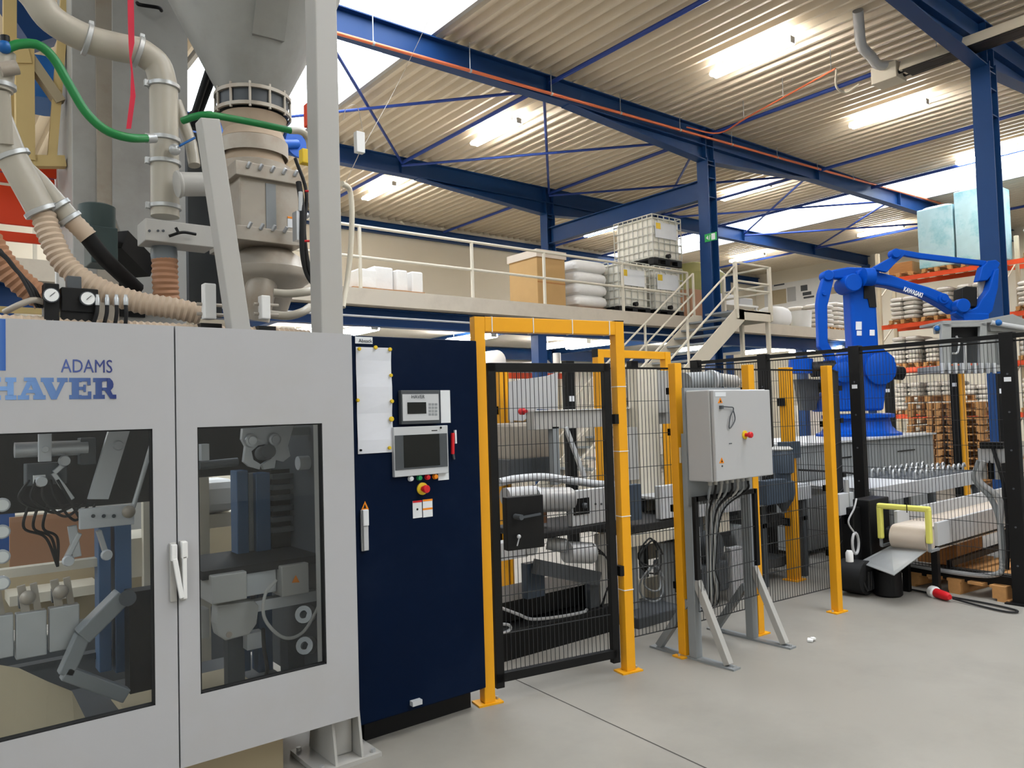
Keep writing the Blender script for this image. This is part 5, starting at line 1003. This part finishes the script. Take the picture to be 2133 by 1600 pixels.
# radiant roof heater
hX = 13.9; hh = thing('radiant_heater', 'long dark radiant tube heater hanging under the roof at right', 'heater', (hX, 4, 7.3))
zA_ = 7.42
G().prism([(hX - .22, 6.05, zA_), (hX - .12, 6.05, zA_ + .2), (hX + .12, 6.05, zA_ + .2), (hX + .22, 6.05, zA_)], (0, -6.5, 0)).build('reflector', 'cream_paint', hh); G().box(hX - .2, hX + .2, -.4, 6.0, zA_ - .012, zA_ - .002).build('underside', 'black', hh)
for s in (-.1, .1): G().cyl((hX + s, 6.1, zA_ + .03), (hX + s, -.3, zA_ + .03), .045, 12).build('radiant_tube', 'black', hh, True)
G().box(hX - .2, hX + .2, 6.1, 6.55, zA_ - .08, zA_ + .22).build('burner_box', 'cream_paint', hh, bevel=.01)
fl = [at(1787, 22, Z=8.15), at(1790, 60, Z=7.95), at(1795, 95, Z=7.75), at(1815, 118, Z=7.7), at(1830, 135, Z=7.62), V((hX - .02, 6.2, zA_ + .2))]
G().tube(curve(fl, 5), .085, 14).build('flue_pipe', 'silver', hh, True)
for y in (5.5, 2.5, 0.2): G().cyl((hX, y, zA_ + .2), (hX, y, 8.15), .008, 6).build('hanger', 'galv', hh)
g = at(1742, 143, Z=7.75); G().hose([g, at(1742, 180, Z=7.5), at(1762, 192, Z=7.42), at(1790, 175, Z=7.42)], .02).build('gas_hose', 'cream_paint', hh, True)
# below the mezzanine: partition wall, rack, film rolls
struct('wall_partition', G().box(HX0, 21, 16.9, 17.0, 0, MZ - .28), 'wall_white', label='white wall below the mezzanine')
rk2 = thing('storage_rack', 'orange beamed storage rack below the mezzanine behind the gate', 'rack', (9.5, 12.8, 0))
for px in (1045, 1165): p = at(px, 800, Y=12.6); G().box(p.x - .05, p.x + .05, 12.6, 12.7, 0, 2.6).build('upright', 'rack_post', rk2)
a, b = at(1035, 800, Y=12.6).x, at(1170, 800, Y=12.6).x
for py in (783, 887): z = at(1100, py, Y=12.6).z; G().box(a, b, 12.58, 12.63, z - .06, z + .06).build('beam', 'rack_orange', rk2); G().box(a, b, 12.63, 13.6, z + .06, z + .08).build('shelf', 'mid_grey', rk2)
zz2 = at(1100, 783, Y=12.6).z + .08
for px, r, lb in ((1030, .23, 'large white film roll on the rack below the mezzanine'), (1132, .14, 'small white film roll on the rack below the mezzanine'), (1160, .09, 'thin upright white roll on the rack below the mezzanine')):
    p = at(px, 750, Y=12.8); solo('film_roll', G().cyl((p.x, 12.7, zz2 + r), (p.x, 13.5, zz2 + r), r, 20) if r > .1 else G().cyl((p.x, 12.8, zz2), (p.x, 12.8, zz2 + .45), r, 14), 'white', lb, 'roll', smooth=True)
zz3 = at(1100, 887, Y=12.6).z + .08
for k, px in enumerate((1045, 1075, 1110, 1145)): p = at(px, 850, Y=12.9); solo('carton', G().box(p.x - .22, p.x + .2, 12.75, 13.3, zz3, zz3 + .5 + .1 * (k % 2)), ('white', 'cardboard', 'box_grey', 'wood_old')[k], ('white', 'brown', 'grey', 'dark brown')[k] + ' carton on the rack below the mezzanine', 'carton', bevel=.01)
for k, (px, w, h, m, lb) in enumerate(((1290, 1.0, 1.5, 'sack', 'pale pallet load below the mezzanine behind the small portal'), (1420, .9, 1.9, 'film_white', 'white wrapped load below the mezzanine behind the stairs'), (1560, 1.2, 1.5, 'wrap_blue', 'bluish wrapped load below the mezzanine right of the control box'), (1690, 1.0, 1.6, 'sack', 'pale load below the mezzanine left of the robot motor'), (900, 1.2, 1.7, 'white', 'white load below the mezzanine behind the navy cabinet'))):
    p = at(px, 850, Y=13.6); solo('pallet_load', G().box(p.x - w / 2, p.x + w / 2, 13.4, 14.3, 0, h), m, lb, 'pallet load', 'loads below the mezzanine', bevel=.05)

c0_, c1_ = at(716, 656, Y=11.1), at(1500, 705, Y=11.1); g = G().tube([(c0_.x - 3, 11.12, c0_.z), (c1_.x, 11.12, c0_.z)], .018, 8)
solo('white_conduit', g, 'box_grey', 'thin pale conduit along the blue beam under the mezzanine edge', 'conduit', smooth=True)
# ---------------------------------------------------------------- pallet racking along the right
RX = 23.6
def pallet_geo(t, m='wood'):
    for y in (-.38, 0, .38): G().box(-.6, .6, y - .045, y + .045, .0, .02).build('bottom_board', m, t, local=True)
    g0 = None
    for x in (-.53, 0, .53):
        for y in (-.35, 0, .35):
            if g0 is None: g0 = G().box(-.07, .07, -.05, .05, 0, .08).build('block', m, t, local=True); g0.location = (x, y, .02)
            else: c = g0.copy(); C.objects.link(c); c.parent = t; c.location = (x, y, .02)
    b0 = None
    for k in range(5):
        if b0 is None: b0 = G().box(-.6, .6, -.06, .06, 0, .022).build('top_board', m, t, local=True); b0.location = (0, -.34, .10)
        else: c = b0.copy(); C.objects.link(c); c.parent = t; c.location = (0, -.34 + .17 * k, .10)
    return t
def sack_stack(t, n=6, m='sack', w=.4, d=.6):
    s0 = None
    for k in range(n):
        for x in (-.29, .29):
            for y in (-.2, .2):
                lx, ly = (.30, .205)
                if s0 is None: s0 = superpillow(G(), (0, 0, 0), lx, ly, .078, 12, 6, .5).build('sack', m, t, True, local=True); o = s0
                else: o = s0.copy(); C.objects.link(o); o.parent = t
                o.location = (x + random.uniform(-.02, .02), y + random.uniform(-.015, .015), .07 + k * .135); o.rotation_euler = (0, 0, random.uniform(-.05, .05))
    return t
zs = [.0, 1.24, 2.64, 3.97, 5.38]
rk = thing('pallet_rack', 'tall pallet rack with orange beams behind the robot', 'rack', (RX + .5, 8, 0))
ups = [11.35, 7.9, 4.45]
for y in ups:
    for x in (RX, RX + 1.0): G().box(x - .05, x + .05, y - .05, y + .05, 0, 6.2).build('upright', 'rack_post', rk)
    for z in (.6, 2.0, 3.4, 4.8): G().bar((RX, y, z), (RX + 1.0, y, z + .7), .03, .03).build('frame_brace', 'rack_post', rk)
for i in range(2):
    for z in zs[1:]:
        for x in (RX - .03, RX + 1.0): G().box(x - .025, x + .025, ups[i + 1] + .05, ups[i] - .05, z - .13, z).build('beam', 'rack_orange', rk)
pal = thing('wooden_pallet', 'x', 'pallet', (0, 0, -50)); pallet_geo(pal)
stk = thing('sack_stack', 'x', 'sack stack', (0, 0, -50)); sack_stack(stk, 6)
stk5 = thing('sack_stack', 'x', 'sack stack', (0, 0, -50)); sack_stack(stk5, 5)
lev = ['floor', 'lowest beam', 'second beam', 'third beam', 'top beam']; onum = ['first', 'second', 'third', 'fourth', 'fifth', 'sixth', 'seventh', 'eighth']
for li, z in enumerate(zs[:4]):
    ys = [10.65, 9.7, 8.75, 7.25, 6.3, 5.35]
    for k, y in enumerate(ys):
        if li == 0 and k < 2: continue
        dup(pal, (RX + .5, y, z), 'wooden rack pallet at %s level, %s from the left' % (lev[li], onum[k]), 'pallets in the rack')
        dup(stk if (li + k) % 3 else stk5, (RX + .5, y, z + .125), 'white sack stack in the rack at %s level, %s from the left' % (lev[li], onum[k]), 'sack stacks in the rack')
z = zs[4]
dup(pal, (RX + .5, 10.72, z), 'wooden pallet on the top beam under the brown carton', 'pallets in the rack'); solo('carton', G().box(RX + .05, RX + .95, 10.35, 11.05, z + .125, z + .45), 'wood_old', 'brown carton on the top rack beam behind the robot link', 'carton', bevel=.01)
def wrapped(y, h, lb, w=.9):
    dup(pal, (RX + .5, y, z), 'wooden pallet on the top beam under ' + lb, 'pallets in the rack')
    g = G(); n = 6
    g.prism([(RX - .05, y - w / 2, z + .13), (RX + 1.05, y - w / 2, z + .13), (RX + 1.05, y + w / 2, z + .13), (RX - .05, y + w / 2, z + .13)], (0, 0, h)); superpillow(g, (RX + .5, y, z + .13 + h), .5, w / 2 - .05, .09, 16, 6, .4); solo('wrapped_load', g, 'wrap_blue', 'tall ' + lb + ' on the top rack beam', 'pallet load', 'blue wrapped loads on the rack', bevel=.05)
wrapped(9.62, 1.75, 'bluish film-wrapped load left of the tall column', .98); wrapped(8.55, 2.05, 'taller bluish film-wrapped load behind the tall column', 1.06)
dup(pal, (RX + .5, 7.0, z), 'wooden pallet on the top beam right of the tall column', 'pallets in the rack'); dup(stk, (RX + .5, 7.0, z + .125), 'white sack stack on the top beam right of the tall column', 'sack stacks in the rack')
# stacked loads on the mezzanine end
p = at(1712, 672, Y=11.75); dup(pal, (p.x + .1, 12.2, MZ), 'wooden pallet at the mezzanine edge behind the robot rod', rz=math.pi / 2); dup(stk5, (p.x + .1, 12.2, MZ + .125), 'sack stack at the mezzanine edge behind the robot rod', rz=math.pi / 2)
dup(pal, (p.x + 1.25, 12.3, MZ), 'second wooden pallet at the mezzanine edge behind the robot', rz=math.pi / 2); dup(stk, (p.x + 1.25, 12.3, MZ + .125), 'second sack stack at the mezzanine edge behind the robot', rz=math.pi / 2)
# stacks of empty pallets
for si, (px, n, lb) in enumerate(((1972, 12, 'left stack of empty pallets'), (2032, 11, 'right stack of empty pallets'))):
    c = at(px, 1020, X=15.9 - .1 * si)
    for k in range(n):
        o = dup(pal, (c.x + random.uniform(-.02, .02), c.y + random.uniform(-.02, .02), k * .145), '%s from the floor in the %s' % (['lowest', 'second', 'third', 'fourth', 'fifth', 'sixth', 'seventh', 'eighth', 'ninth', 'tenth', 'eleventh', 'twelfth'][k] + ' pallet', lb), 'empty pallets by the tall column')
for o in (pal, stk, stk5):
    for ch in list(o.children): bpy.data.objects.remove(ch)
    bpy.data.objects.remove(o)
# ---------------------------------------------------------------- robot
rb_o = V((9.75, 5.05, 0)); nrm = V((.622, .783, 0)).normalized(); edr = V((nrm.y, -nrm.x, 0))
def RP(px, py, off=0.0):
    d = RM @ V(((px - CX) / FPX, (py - CY) / FPX, 1)); t = ((rb_o - EYE).dot(nrm) + off) / d.dot(nrm); return EYE + d * t
ped = thing('robot_pedestal', 'pair of grey steel cabinets carrying the blue robot', 'pedestal', (9.6, 4.9, 0))
zt4 = 1.19
x0, x1, x2 = at(1662, 960, Y=4.5).x, at(1834, 960, Y=4.5).x, at(1946, 960, Y=4.5).x
for (a, b, nm) in ((x0, x1 - .01, 'cabinet'), (x1 + .01, x2, 'cabinet')):
    q = G().box(a, b, 4.5, 5.6, .05, zt4 - .02).build(nm, 'mid_grey', ped, bevel=.01)
    G().box(a + (b - a) * .3, a + (b - a) * .62, 4.492, 4.5, zt4 - .2, zt4 - .185).build('vent_slot', 'black', q)
    for t in (.35, .75): G().box(a + (b - a) * t, a + (b - a) * t + .07, 4.49, 4.5, .72, .79).build('latch', 'black', q)
G().box(x0 - .02, x2 + .02, 4.46, 5.65, zt4 - .02, zt4).build('top_plate', 'silver', ped); G().box(x0 + .1, x2 - .1, 4.6, 5.5, 0, .05).build('plinth', 'black', ped)
ro = thing('palletizing_robot', 'blue palletizing robot with parallel link arm', 'robot', (rb_o.x, rb_o.y, zt4))
def rprism(name, pts, off, th, m='robot_blue', par=None, bev=.012):
    g = G(); g.prism([RP(a, b, off) for a, b in pts], nrm * th); return g.build(name, m, par or ro, bevel=bev)
def rdisc(name, px, py, r, off, th, m='robot_blue', par=None):
    c = RP(px, py, off); return G().lathe(c, [(r * .9, 0), (r, .01), (r, th)], nrm, 24).build(name, m, par or ro, True)
# base
c = V((rb_o.x, rb_o.y, 0))
G().lathe((c.x, c.y, zt4), [(.52, 0), (.52, .03), (.46, .05), (.40, .12), (.38, .22)], n=32).build('base', 'robot_blue', ro, True)
G().lathe((c.x, c.y, zt4 + .22), [(.42, 0), (.44, .01), (.44, .05), (.38, .06)], n=32).build('turntable', 'robot_blue', ro, True)
bd = rprism('shoulder_body', [(1722, 858), (1842, 855), (1848, 800), (1868, 778), (1866, 745), (1838, 722), (1782, 722), (1770, 735), (1745, 745), (1738, 780), (1745, 810), (1722, 835)], -.28, .5, bev=.03)
rdisc('shoulder_cover', 1836, 768, .2, -.34, .1, par=None); rdisc('shoulder_cover', 1760, 775, .13, -.36, .12)
G().cyl(RP(1668, 778, -.1), RP(1668, 748, -.1), .15, 22).build('counter_motor', 'robot_blue', ro, True); G().cyl(RP(1690, 770, -.15), RP(1765, 765, -.2), .1, 18).build('axis_motor', 'black', ro, True); G().cyl(RP(1845, 775, .1), RP(1880, 778, .1), .09, 16).build('axis_motor', 'black', ro, True)
rprism('motor_bracket', [(1660, 790), (1712, 790), (1712, 800), (1700, 855), (1672, 855)], 0, .15, 'dark_grey')
rprism('cable_box', [(1722, 800), (1742, 800), (1742, 850), (1722, 850)], -.33, .1, 'black'); rprism('info_label', [(1733, 792), (1742, 792), (1742, 812), (1733, 812)], -.37, .01, 'label_white', bev=0)
# lower arm, two faces
A1, A2 = [(1772, 592), (1806, 592), (1806, 722), (1780, 722)], [(1800, 592), (1824, 590), (1833, 722), (1803, 722)]
lo = rprism('lower_arm', [(1770, 585), (1824, 585), (1833, 740), (1778, 740)], -.14, .26, bev=.035)
rprism('arm_recess', [(1800, 594), (1822, 594), (1826, 640), (1812, 640), (1808, 622), (1800, 622)], -.155, .02, 'black', lo, 0)
for r in ((1783, 670, 1795, 687), (1785, 689, 1795, 699), (1812, 687, 1822, 699)): rprism('info_label', [(r[0], r[1]), (r[2], r[1]), (r[2], r[3]), (r[0], r[3])], -.15, .008, 'label_white', lo, 0)
rdisc('elbow_cover', 1779, 588, .115, -.26, .34)
# rear link rod and top link
rprism('rear_rod', [(1717, 575), (1734, 572), (1737, 584), (1729, 618), (1724, 637), (1725, 712), (1734, 728), (1746, 752), (1730, 760), (1718, 737), (1706, 722), (1703, 633), (1706, 610)], -.12, .1, bev=.012)
rdisc('link_joint', 1727, 573, .07, -.15, .16); rdisc('link_bolt', 1718, 611, .03, -.14, .03)
rprism('upper_link', [(1720, 566), (1745, 560), (1768, 556), (1800, 557), (1832, 563), (1836, 574), (1800, 582), (1766, 580), (1735, 580)], -.1, .14, bev=.02)
# forearm
fo = rprism('forearm', [(1786, 562), (1810, 560), (1830, 566), (1860, 573), (1893, 585), (1937, 598), (1972, 612), (1992, 634), (2000, 646), (1990, 653), (1968, 638), (1948, 627), (1922, 614), (1882, 604), (1855, 596), (1826, 592), (1800, 594), (1782, 590)], -.14, .2, bev=.025)
G().cyl(RP(1798, 577, -.26), RP(1818, 577, -.26), .115, 20).build('forearm_gear', 'robot_blue', ro, True)
rdisc('wrist_cover', 1967, 622, .07, -.17, .06); rdisc('wrist_bolt', 1967, 622, .03, -.19, .03)
# lettering along the forearm
dirv = (RP(1921, 611, -.146) - RP(1882, 597, -.146)); L_ = dirv.length
cu = bpy.data.curves.new('lettering', 'FONT'); cu.body = 'KAWASAKI'; cu.size = .085; cu.extrude = .002; cu.offset = .002; cu.resolution_u = 2
to = bpy.data.objects.new('lettering', cu); C.objects.link(to); me = bpy.data.meshes.new_from_object(to.evaluated_get(bpy.context.evaluated_depsgraph_get())); bpy.data.objects.remove(to)
wx_ = max(v.co.x for v in me.vertices); xd = dirv.normalized(); zd = nrm.cross(xd) * -1; zd = zd if zd.z > 0 else -zd; o0 = RP(1881, 606, -.146)
for v in me.vertices: pco = v.co.copy(); v.co = o0 + xd * (pco.x * L_ / wx_) + zd * pco.y + nrm * pco.z - ORG[ro.name]
me.materials.clear(); me.materials.append(MATS['label_white']); lo_ = bpy.data.objects.new('lettering', me); C.objects.link(lo_); lo_.parent = ro
# triangle and parallel rod
rprism('triangle_link', [(1812, 560), (1848, 567), (1866, 548), (1886, 530), (1886, 521), (1870, 518), (1864, 524), (1856, 536)], -.22, .06, bev=.01)
rprism('parallel_rod', [(1868, 518), (1886, 521), (1920, 527), (2056, 543), (2054, 554), (1920, 539), (1886, 533), (1868, 532)], -.16, .06, bev=.01); rdisc('link_joint', 1868, 527, .06, -.26, .12)
rprism('wrist_link', [(2046, 556), (2058, 543), (2076, 541), (2084, 548), (2080, 558), (2070, 570), (2057, 584), (2038, 586)], -.2, .12, bev=.012)
rprism('wrist_arm', [(2072, 562), (2082, 558), (2080, 598), (2068, 648), (2050, 664), (2010, 664), (1990, 652), (1998, 640), (2020, 646), (2036, 640), (2046, 622), (2060, 604)], -.24, .14, bev=.012)
rdisc('wrist_flange', 2008, 636, .09, -.3, .12); rprism('wrist_motor', [(2004, 600), (2014, 596), (2036, 598), (2036, 640), (2004, 638)], -.2, .2, 'black')
rprism('wrist_socket', [(2006, 650), (2062, 652), (2060, 676), (2010, 676)], -.25, .3, bev=.02); rprism('valve_cover', [(2040, 586), (2056, 582), (2052, 610), (2040, 620)], -.1, .05, 'grey_paint')
gp_ = thing('bag_gripper', 'grey steel bag gripper hanging from the robot wrist', 'gripper', RP(2020, 770, -.3))
def gprism(name, pts, off, th, m='gripper_grey', bev=.006):
    g = G(); g.prism([RP(a, b, off) for a, b in pts], nrm * th); return g.build(name, m, gp_, bevel=bev)
def grect(name, x0, y0, x1, y1, off, th, m='gripper_grey'): return gprism(name, [(x0, y1), (x1, y1 - 2), (x1, y0 - 2), (x0, y0)], off, th, m)
for r in ((1962, 674, 2056, 682), (1962, 674, 1982, 772), (2042, 672, 2056, 770), (1978, 704, 2046, 712)): grect('frame_bar', *r, -.62, .06)
grect('back_panel', 1978, 712, 2046, 758, -.35, .02, 'dark_grey'); grect('window', 1980, 682, 2044, 704, -.5, .02, 'black'); grect('top_box', 1964, 668, 2075, 674, -.55, .55)
grect('side_panel', 2056, 680, 2088, 765, -.45, .05, 'gripper_grey'); gprism('swing_arm', [(2078, 694), (2084, 694), (2090, 730), (2092, 772), (2084, 768)], -.5, .04); gprism('blue_guard', [(2074, 720), (2086, 726), (2088, 756), (2075, 748)], -.42, .02, 'steel_blue')
grect('finger_beam', 1955, 762, 2084, 776, -.6, .5)
for k in range(9): x = 1962 + k * 13.5; gprism('finger', [(x, 756), (x + 6, 756), (x + 6, 778), (x + 2, 778)], -.66, .05, 'silver')
G().hose([RP(1992, 700, -.66), RP(1998, 715, -.66), RP(1994, 735, -.66), RP(1984, 736, -.66)], .012, n=8).build('air_hose', 'galv', gp_, True); G().tube([RP(2010, 715, -.66), RP(2011, 772, -.66)], .018, 10).build('cylinder', 'galv', gp_, True)
gprism('cantilever', [(2058, 664), (2110, 654), (2133, 664), (2150, 690), (2064, 690)], -.5, .3); G().tube([RP(2065, 672, -.55), RP(2100, 678, -.55), RP(2150, 686, -.55)], .03, 12).build('cylinder', 'silver', gp_, True); G().ball(RP(2080, 672, -.58), .04).build('valve', 'valve_blue', gp_, True)
G().ball(RP(1952, 684, -.55), .035).build('sensor', 'valve_blue', gp_, True); gprism('sensor_bracket', [(1946, 680), (1962, 672), (1962, 694), (1948, 696)], -.5, .04)
# ---------------------------------------------------------------- cell fence far side
for (px, py0, X, lb, yel) in ((1852, 790, 11.9, 'thin black fence post right of the robot base', False), (1990, 775, 11.4, 'black fence post with yellow edge right of the robot', True), (2092, 778, 8.6, 'slim post with yellow edge beside the rightmost black post', True)):
    p = at(px, py0, X=X); t = thing('black_post', lb, 'post', (p.x, p.y, 0), 'black fence posts'); G().box(p.x - .06, p.x + .06, p.y - .05, p.y + .06, 0, p.z).build('post', 'black', t, bevel=.003); G().box(p.x - .1, p.x + .1, p.y - .1, p.y + .1, 0, .012).build('base_plate', 'black', t)
    if yel: G().box(p.x - .06, p.x + .06, p.y - .09, p.y - .055, 0.02, p.z - .02).build('yellow_strip', 'yellow', t)
    G().box(p.x - .063, p.x - .06, p.y - .03, p.y + .03, p.z - .2, p.z - .15).build('sticker', 'label_white', t)
t = panel(at(1856, 790, X=11.9) * 1.0, at(1985, 775, X=11.4), .2, 2.0, 'mesh panel far behind the robot base', clips=False)
# conveyors inside the cell
rc_ = thing('roller_conveyor', 'steel conveyor with cluster of rollers in front of the robot cabinets', 'conveyor', (8.2, 3.8, 0))
z = .82
G().box(7.0, 9.4, 3.5, 3.53, z - .14, z).build('side_frame', 'silver', rc_); G().box(7.0, 9.4, 4.25, 4.28, z - .14, z).build('side_frame', 'silver', rc_); G().box(6.95, 8.0, 3.53, 4.25, z - .03, z - .005).build('table_top', 'silver', rc_)
for k in range(13): x = 8.1 + k * .1; G().cyl((x, 3.53, z - .03), (x, 4.25, z - .03), .04, 10).build('roller', 'dark_grey', rc_, True)
for k in range(30): x = 8.05 + (k % 10) * .13; y = 3.6 + .22 * (k // 10); G().hose([(x, y, z), (x, y, z + .06), (x + .03, y, z + .085), (x + .06, y, z + .05)], .012, n=6).build('guide_finger', 'steel', rc_, True)
for x in (7.05, 8.2, 9.3):
    for y in (3.51, 4.26): G().box(x - .03, x + .03, y - .03, y + .03, 0, z - .14).build('leg', 'dark_grey', rc_)
G().hose(T((1664, 979, 4.1), (1740, 983, 4.0), (1790, 989, 3.9), (1806, 1002, 3.8), (1811, 1060, 3.7)), .01, n=8).build('guard_rod', 'black', rc_, True)
oc = thing('outfeed_conveyor', 'small belt conveyor with drum end coming out of the fence', 'conveyor', (7.8, 2.95, 0))
CYa, CYb = 2.83, 3.12; Zc = .58
G().cyl((6.55, CYa, Zc - .1), (6.55, CYb, Zc - .1), .1, 26).build('end_drum', 'belt_beige', oc, True)
G().box(6.55, 9.6, CYa, CYb, Zc - .012, Zc).build('belt', 'belt_beige', oc); G().box(6.55, 9.6, CYa, CYb, Zc - .2, Zc - .19).build('return_belt', 'belt_beige', oc)
for y in (CYa - .03, CYb): G().box(6.62, 9.6, y, y + .03, Zc - .16, Zc + (.03 if y < 3 else .1)).build('side_frame', 'silver', oc, bevel=.003)
for x in (6.68, 8.2, 9.4):
    for y in (CYa, CYb - .05): G().box(x - .025, x + .025, y, y + .05, 0, Zc - .16).build('leg', 'black', oc)
G().box(6.95, 9.4, CYa + .01, CYa + .05, .2, .25).build('stretcher', 'black', oc); G().lathe((6.55, CYb, Zc - .085), [(.06, 0), (.06, .05), (.03, .06)], (0, 1, 0), 16).build('bearing', 'black', oc, True)
ty = thing('foam_bumper', 'yellow foam padded frame around the small conveyor end', 'frame', (6.48, 2.95, .45))
ya, yb2 = CYa - .03, CYb + .07
for y in (ya, yb2): G().bar((6.46, y, .46), (6.46, y, .74), .045, .045).build('padded_leg', 'foam_yellow', ty, bevel=.012)
G().bar((6.46, ya - .02, .735), (6.46, yb2 + .02, .735), .045, .045).build('padded_bar', 'foam_yellow', ty, bevel=.012); G().bar((6.46, ya, .40), (6.62, ya, .40), .02, .02).bar((6.46, ya, .40), (6.46, ya, .47), .02, .02).build('bracket', 'mid_grey', ty); G().bar((6.46, yb2, .40), (6.62, yb2, .40), .02, .02).bar((6.46, yb2, .40), (6.46, yb2, .47), .02, .02).build('bracket', 'mid_grey', ty); G().bar((6.425, 2.95, .70), (6.425, 2.95, .78), .006, .005).build('cable_tie', 'black', ty)
k = V((0, 0, -.006)); A_ = [at(1930, 1147, Z=.40), at(1856, 1136, Z=.40), at(1789, 1171, Z=.26), at(1862, 1198, Z=.26)]
solo('chute_plate', G().add(A_ + [q + k for q in A_], [(0, 1, 2, 3), (7, 6, 5, 4), (0, 4, 5, 1), (1, 5, 6, 2), (2, 6, 7, 3), (3, 7, 4, 0)]), 'galv', 'bent sheet metal chute plate under the small conveyor end', 'plate')
p = at(1844, 1242, Z=0); solo('black_bucket', G().lathe((p.x + .05, p.y, 0), [(.1, 0), (.115, .015), (.11, .2), (.09, .22)], n=24), 'black', 'black ribbed bucket under the chute plate', 'bucket', smooth=True)
# black electrical unit between yellow post and black post
bu = thing('valve_cabinet', 'black machine unit with coiled white hose left of the small conveyor', 'machine', (6.5, 3.3, 0))
G().box(6.42, 6.78, 3.26, 3.42, .12, .78).build('body', 'black', bu, bevel=.01); G().box(6.3, 6.5, 3.34, 3.45, .2, .72).build('front_box', 'black', bu, bevel=.01); G().cyl((6.3, 3.24, .15), (6.3, 3.44, .15), .14, 22).build('drum', 'rubber', bu, True); G().box(6.32, 6.78, 3.28, 3.44, 0, .12).build('foot', 'black', bu)
G().box(6.30, 6.302, 3.37, 3.42, .58, .66).build('label', 'label_white', bu); G().cyl((6.36, 3.42, .72), (6.36, 3.42, .95), .022, 10).build('cylinder', 'steel', bu, True); G().box(6.2, 6.44, 3.4, 3.46, .66, .84).build('bracket', 'silver', bu, bevel=.004)
c = at(1782, 1132, Y=3.23); ring = [c + V((.05 * math.cos(k * math.pi / 9), 0, .085 * math.sin(k * math.pi / 9))) for k in range(19)]; G().tube(ring, .011, 8).build('hose_coil', 'box_grey', bu, True); G().hose([c + V((-.01, 0, .085)), c + V((-.06, .02, .18)), c + V((.0, .0, .28)), c + V((.05, 0, .36))], .007, n=8).build('hose', 'box_grey', bu, True)
G().lathe(at(1770, 1170, Y=3.25), [(.03, 0), (.03, .07), (.02, .09)], n=14).build('filter_bowl', 'white', bu, True)
for k in range(4): G().hose([(6.24 + .04 * k, 3.26, .15), (6.26 + .04 * k, 3.22, .05), (6.3 + .04 * k, 3.23, .2)], .012, n=8).build('hose', 'rubber', bu, True)
# pallet, red plug and cables on the floor
fp_ = thing('wooden_pallet', 'worn wooden pallet on the floor under the small conveyor', 'pallet', (7.45, 2.72, 0), rz=-.12); pallet_geo(fp_, 'wood')
fp2 = thing('wooden_pallet', 'wooden pallet lying behind the rightmost fence post', 'pallet', (8.0, 2.2, 0), rz=.35); pallet_geo(fp2, 'wood')
solo('wooden_crate', G().box(7.35, 7.9, 2.95, 3.3, .13, .42), 'wood_old', 'brown wooden crate on the floor pallet under the conveyor', 'crate', bevel=.005); solo('wooden_crate', G().box(8.9, 9.4, 2.4, 2.6, 0, .62), 'wood', 'pale wooden block under the right end of the conveyor', 'crate', bevel=.005)
for k, (x, y, r) in enumerate(((7.9, 2.45, .5), (8.2, 2.5, -.3))): solo('wood_offcut', G().cbox((x, y, .16), .5, .12, .06, r), 'wood', ('left', 'right')[k] + ' wood offcut lying on the pallet behind the mesh', 'offcut')
pa, pb_ = at(1940, 1232, Z=.04), at(1984, 1246, Z=.04); pl = thing('power_plug', 'red and white industrial power plug on the floor', 'plug', (pa.x, pa.y, 0)); dd = (pb_ - pa).normalized()
G().lathe(pa, [(.045, 0), (.05, .01), (.05, .05), (.04, .06)], dd, 16).build('collar', 'white', pl, True); G().lathe(pa + dd * .06, [(.038, 0), (.034, .12), (.02, .15)], dd, 16).build('plug_body', 'red', pl, True)
solo('power_cable', G().hose([at(1985, 1247, Z=.02), at(2040, 1262, Z=.012), at(2100, 1275, Z=.012), at(2118, 1272, Z=.012), at(2060, 1258, Z=.012), at(1960, 1240, Z=.012), at(1860, 1222, Z=.012), at(1752, 1213, Z=.012)], .008, n=8), 'rubber', 'black power cable looping over the floor by the plug', 'cable', smooth=True)
solo('floor_beam', G().box(6.90, 6.98, .9, 3.3, .1, .2), 'black', 'black floor beam along the mesh under the conveyor', 'beam', bevel=.004)
# junction box with conduits at the rightmost post
jx = thing('junction_box', 'light junction box with conduits fixed beside the rightmost black post', 'junction box', at(2062, 1000, X=6.95)); a = at(2040, 970, X=6.95); b = at(2088, 970, X=6.95)
zA2, zB2 = at(2064, 998, X=6.95).z, at(2064, 934, X=6.95).z
G().box(6.93, 7.05, b.y, a.y, zB2 - .12, zB2).build('box_body', 'box_grey', jx, bevel=.006); G().box(6.92, 7.0, b.y - .02, a.y - .02, zB2, zB2 + .05).build('connector_block', 'black', jx)
for k in range(3): y = b.y + (a.y - b.y) * (.2 + .3 * k); G().cyl((6.95, y, zA2), (6.95, y, zB2 - .1), .022, 10).build('connector', ('grey_paint', 'black', 'grey_paint')[k], jx, True)
for k in range(2): G().hose([(6.9, a.y - .02 - .03 * k, zB2 - .1), (6.9, a.y + .02 - .03 * k, .95), (6.92, (a.y + b.y) / 2 - .06 * k, .8), (6.9, b.y + .02, .6), (6.9, b.y + .02, .3), (6.88, b.y + .06, .2), (6.88, b.y + .3, .17), (6.88, 3.2, .19)], .022, n=10).build('conduit', ('mid_grey', 'box_grey')[k], jx, True)
G().hose([(6.92, b.y + .05, zB2), (6.9, b.y - .02, .9), (6.9, b.y - .03, .5), (6.88, b.y - .02, .25)], .014, n=8).build('cable', 'rubber', jx, True)
solo('paper_scrap', G().cbox(at(1688, 1335, Z=.004), .06, .035, .012, .5, True).cbox(at(1694, 1332, Z=.01), .03, .025, .012, 1.0, True), 'white', 'small white scrap lying on the concrete floor', 'scrap')
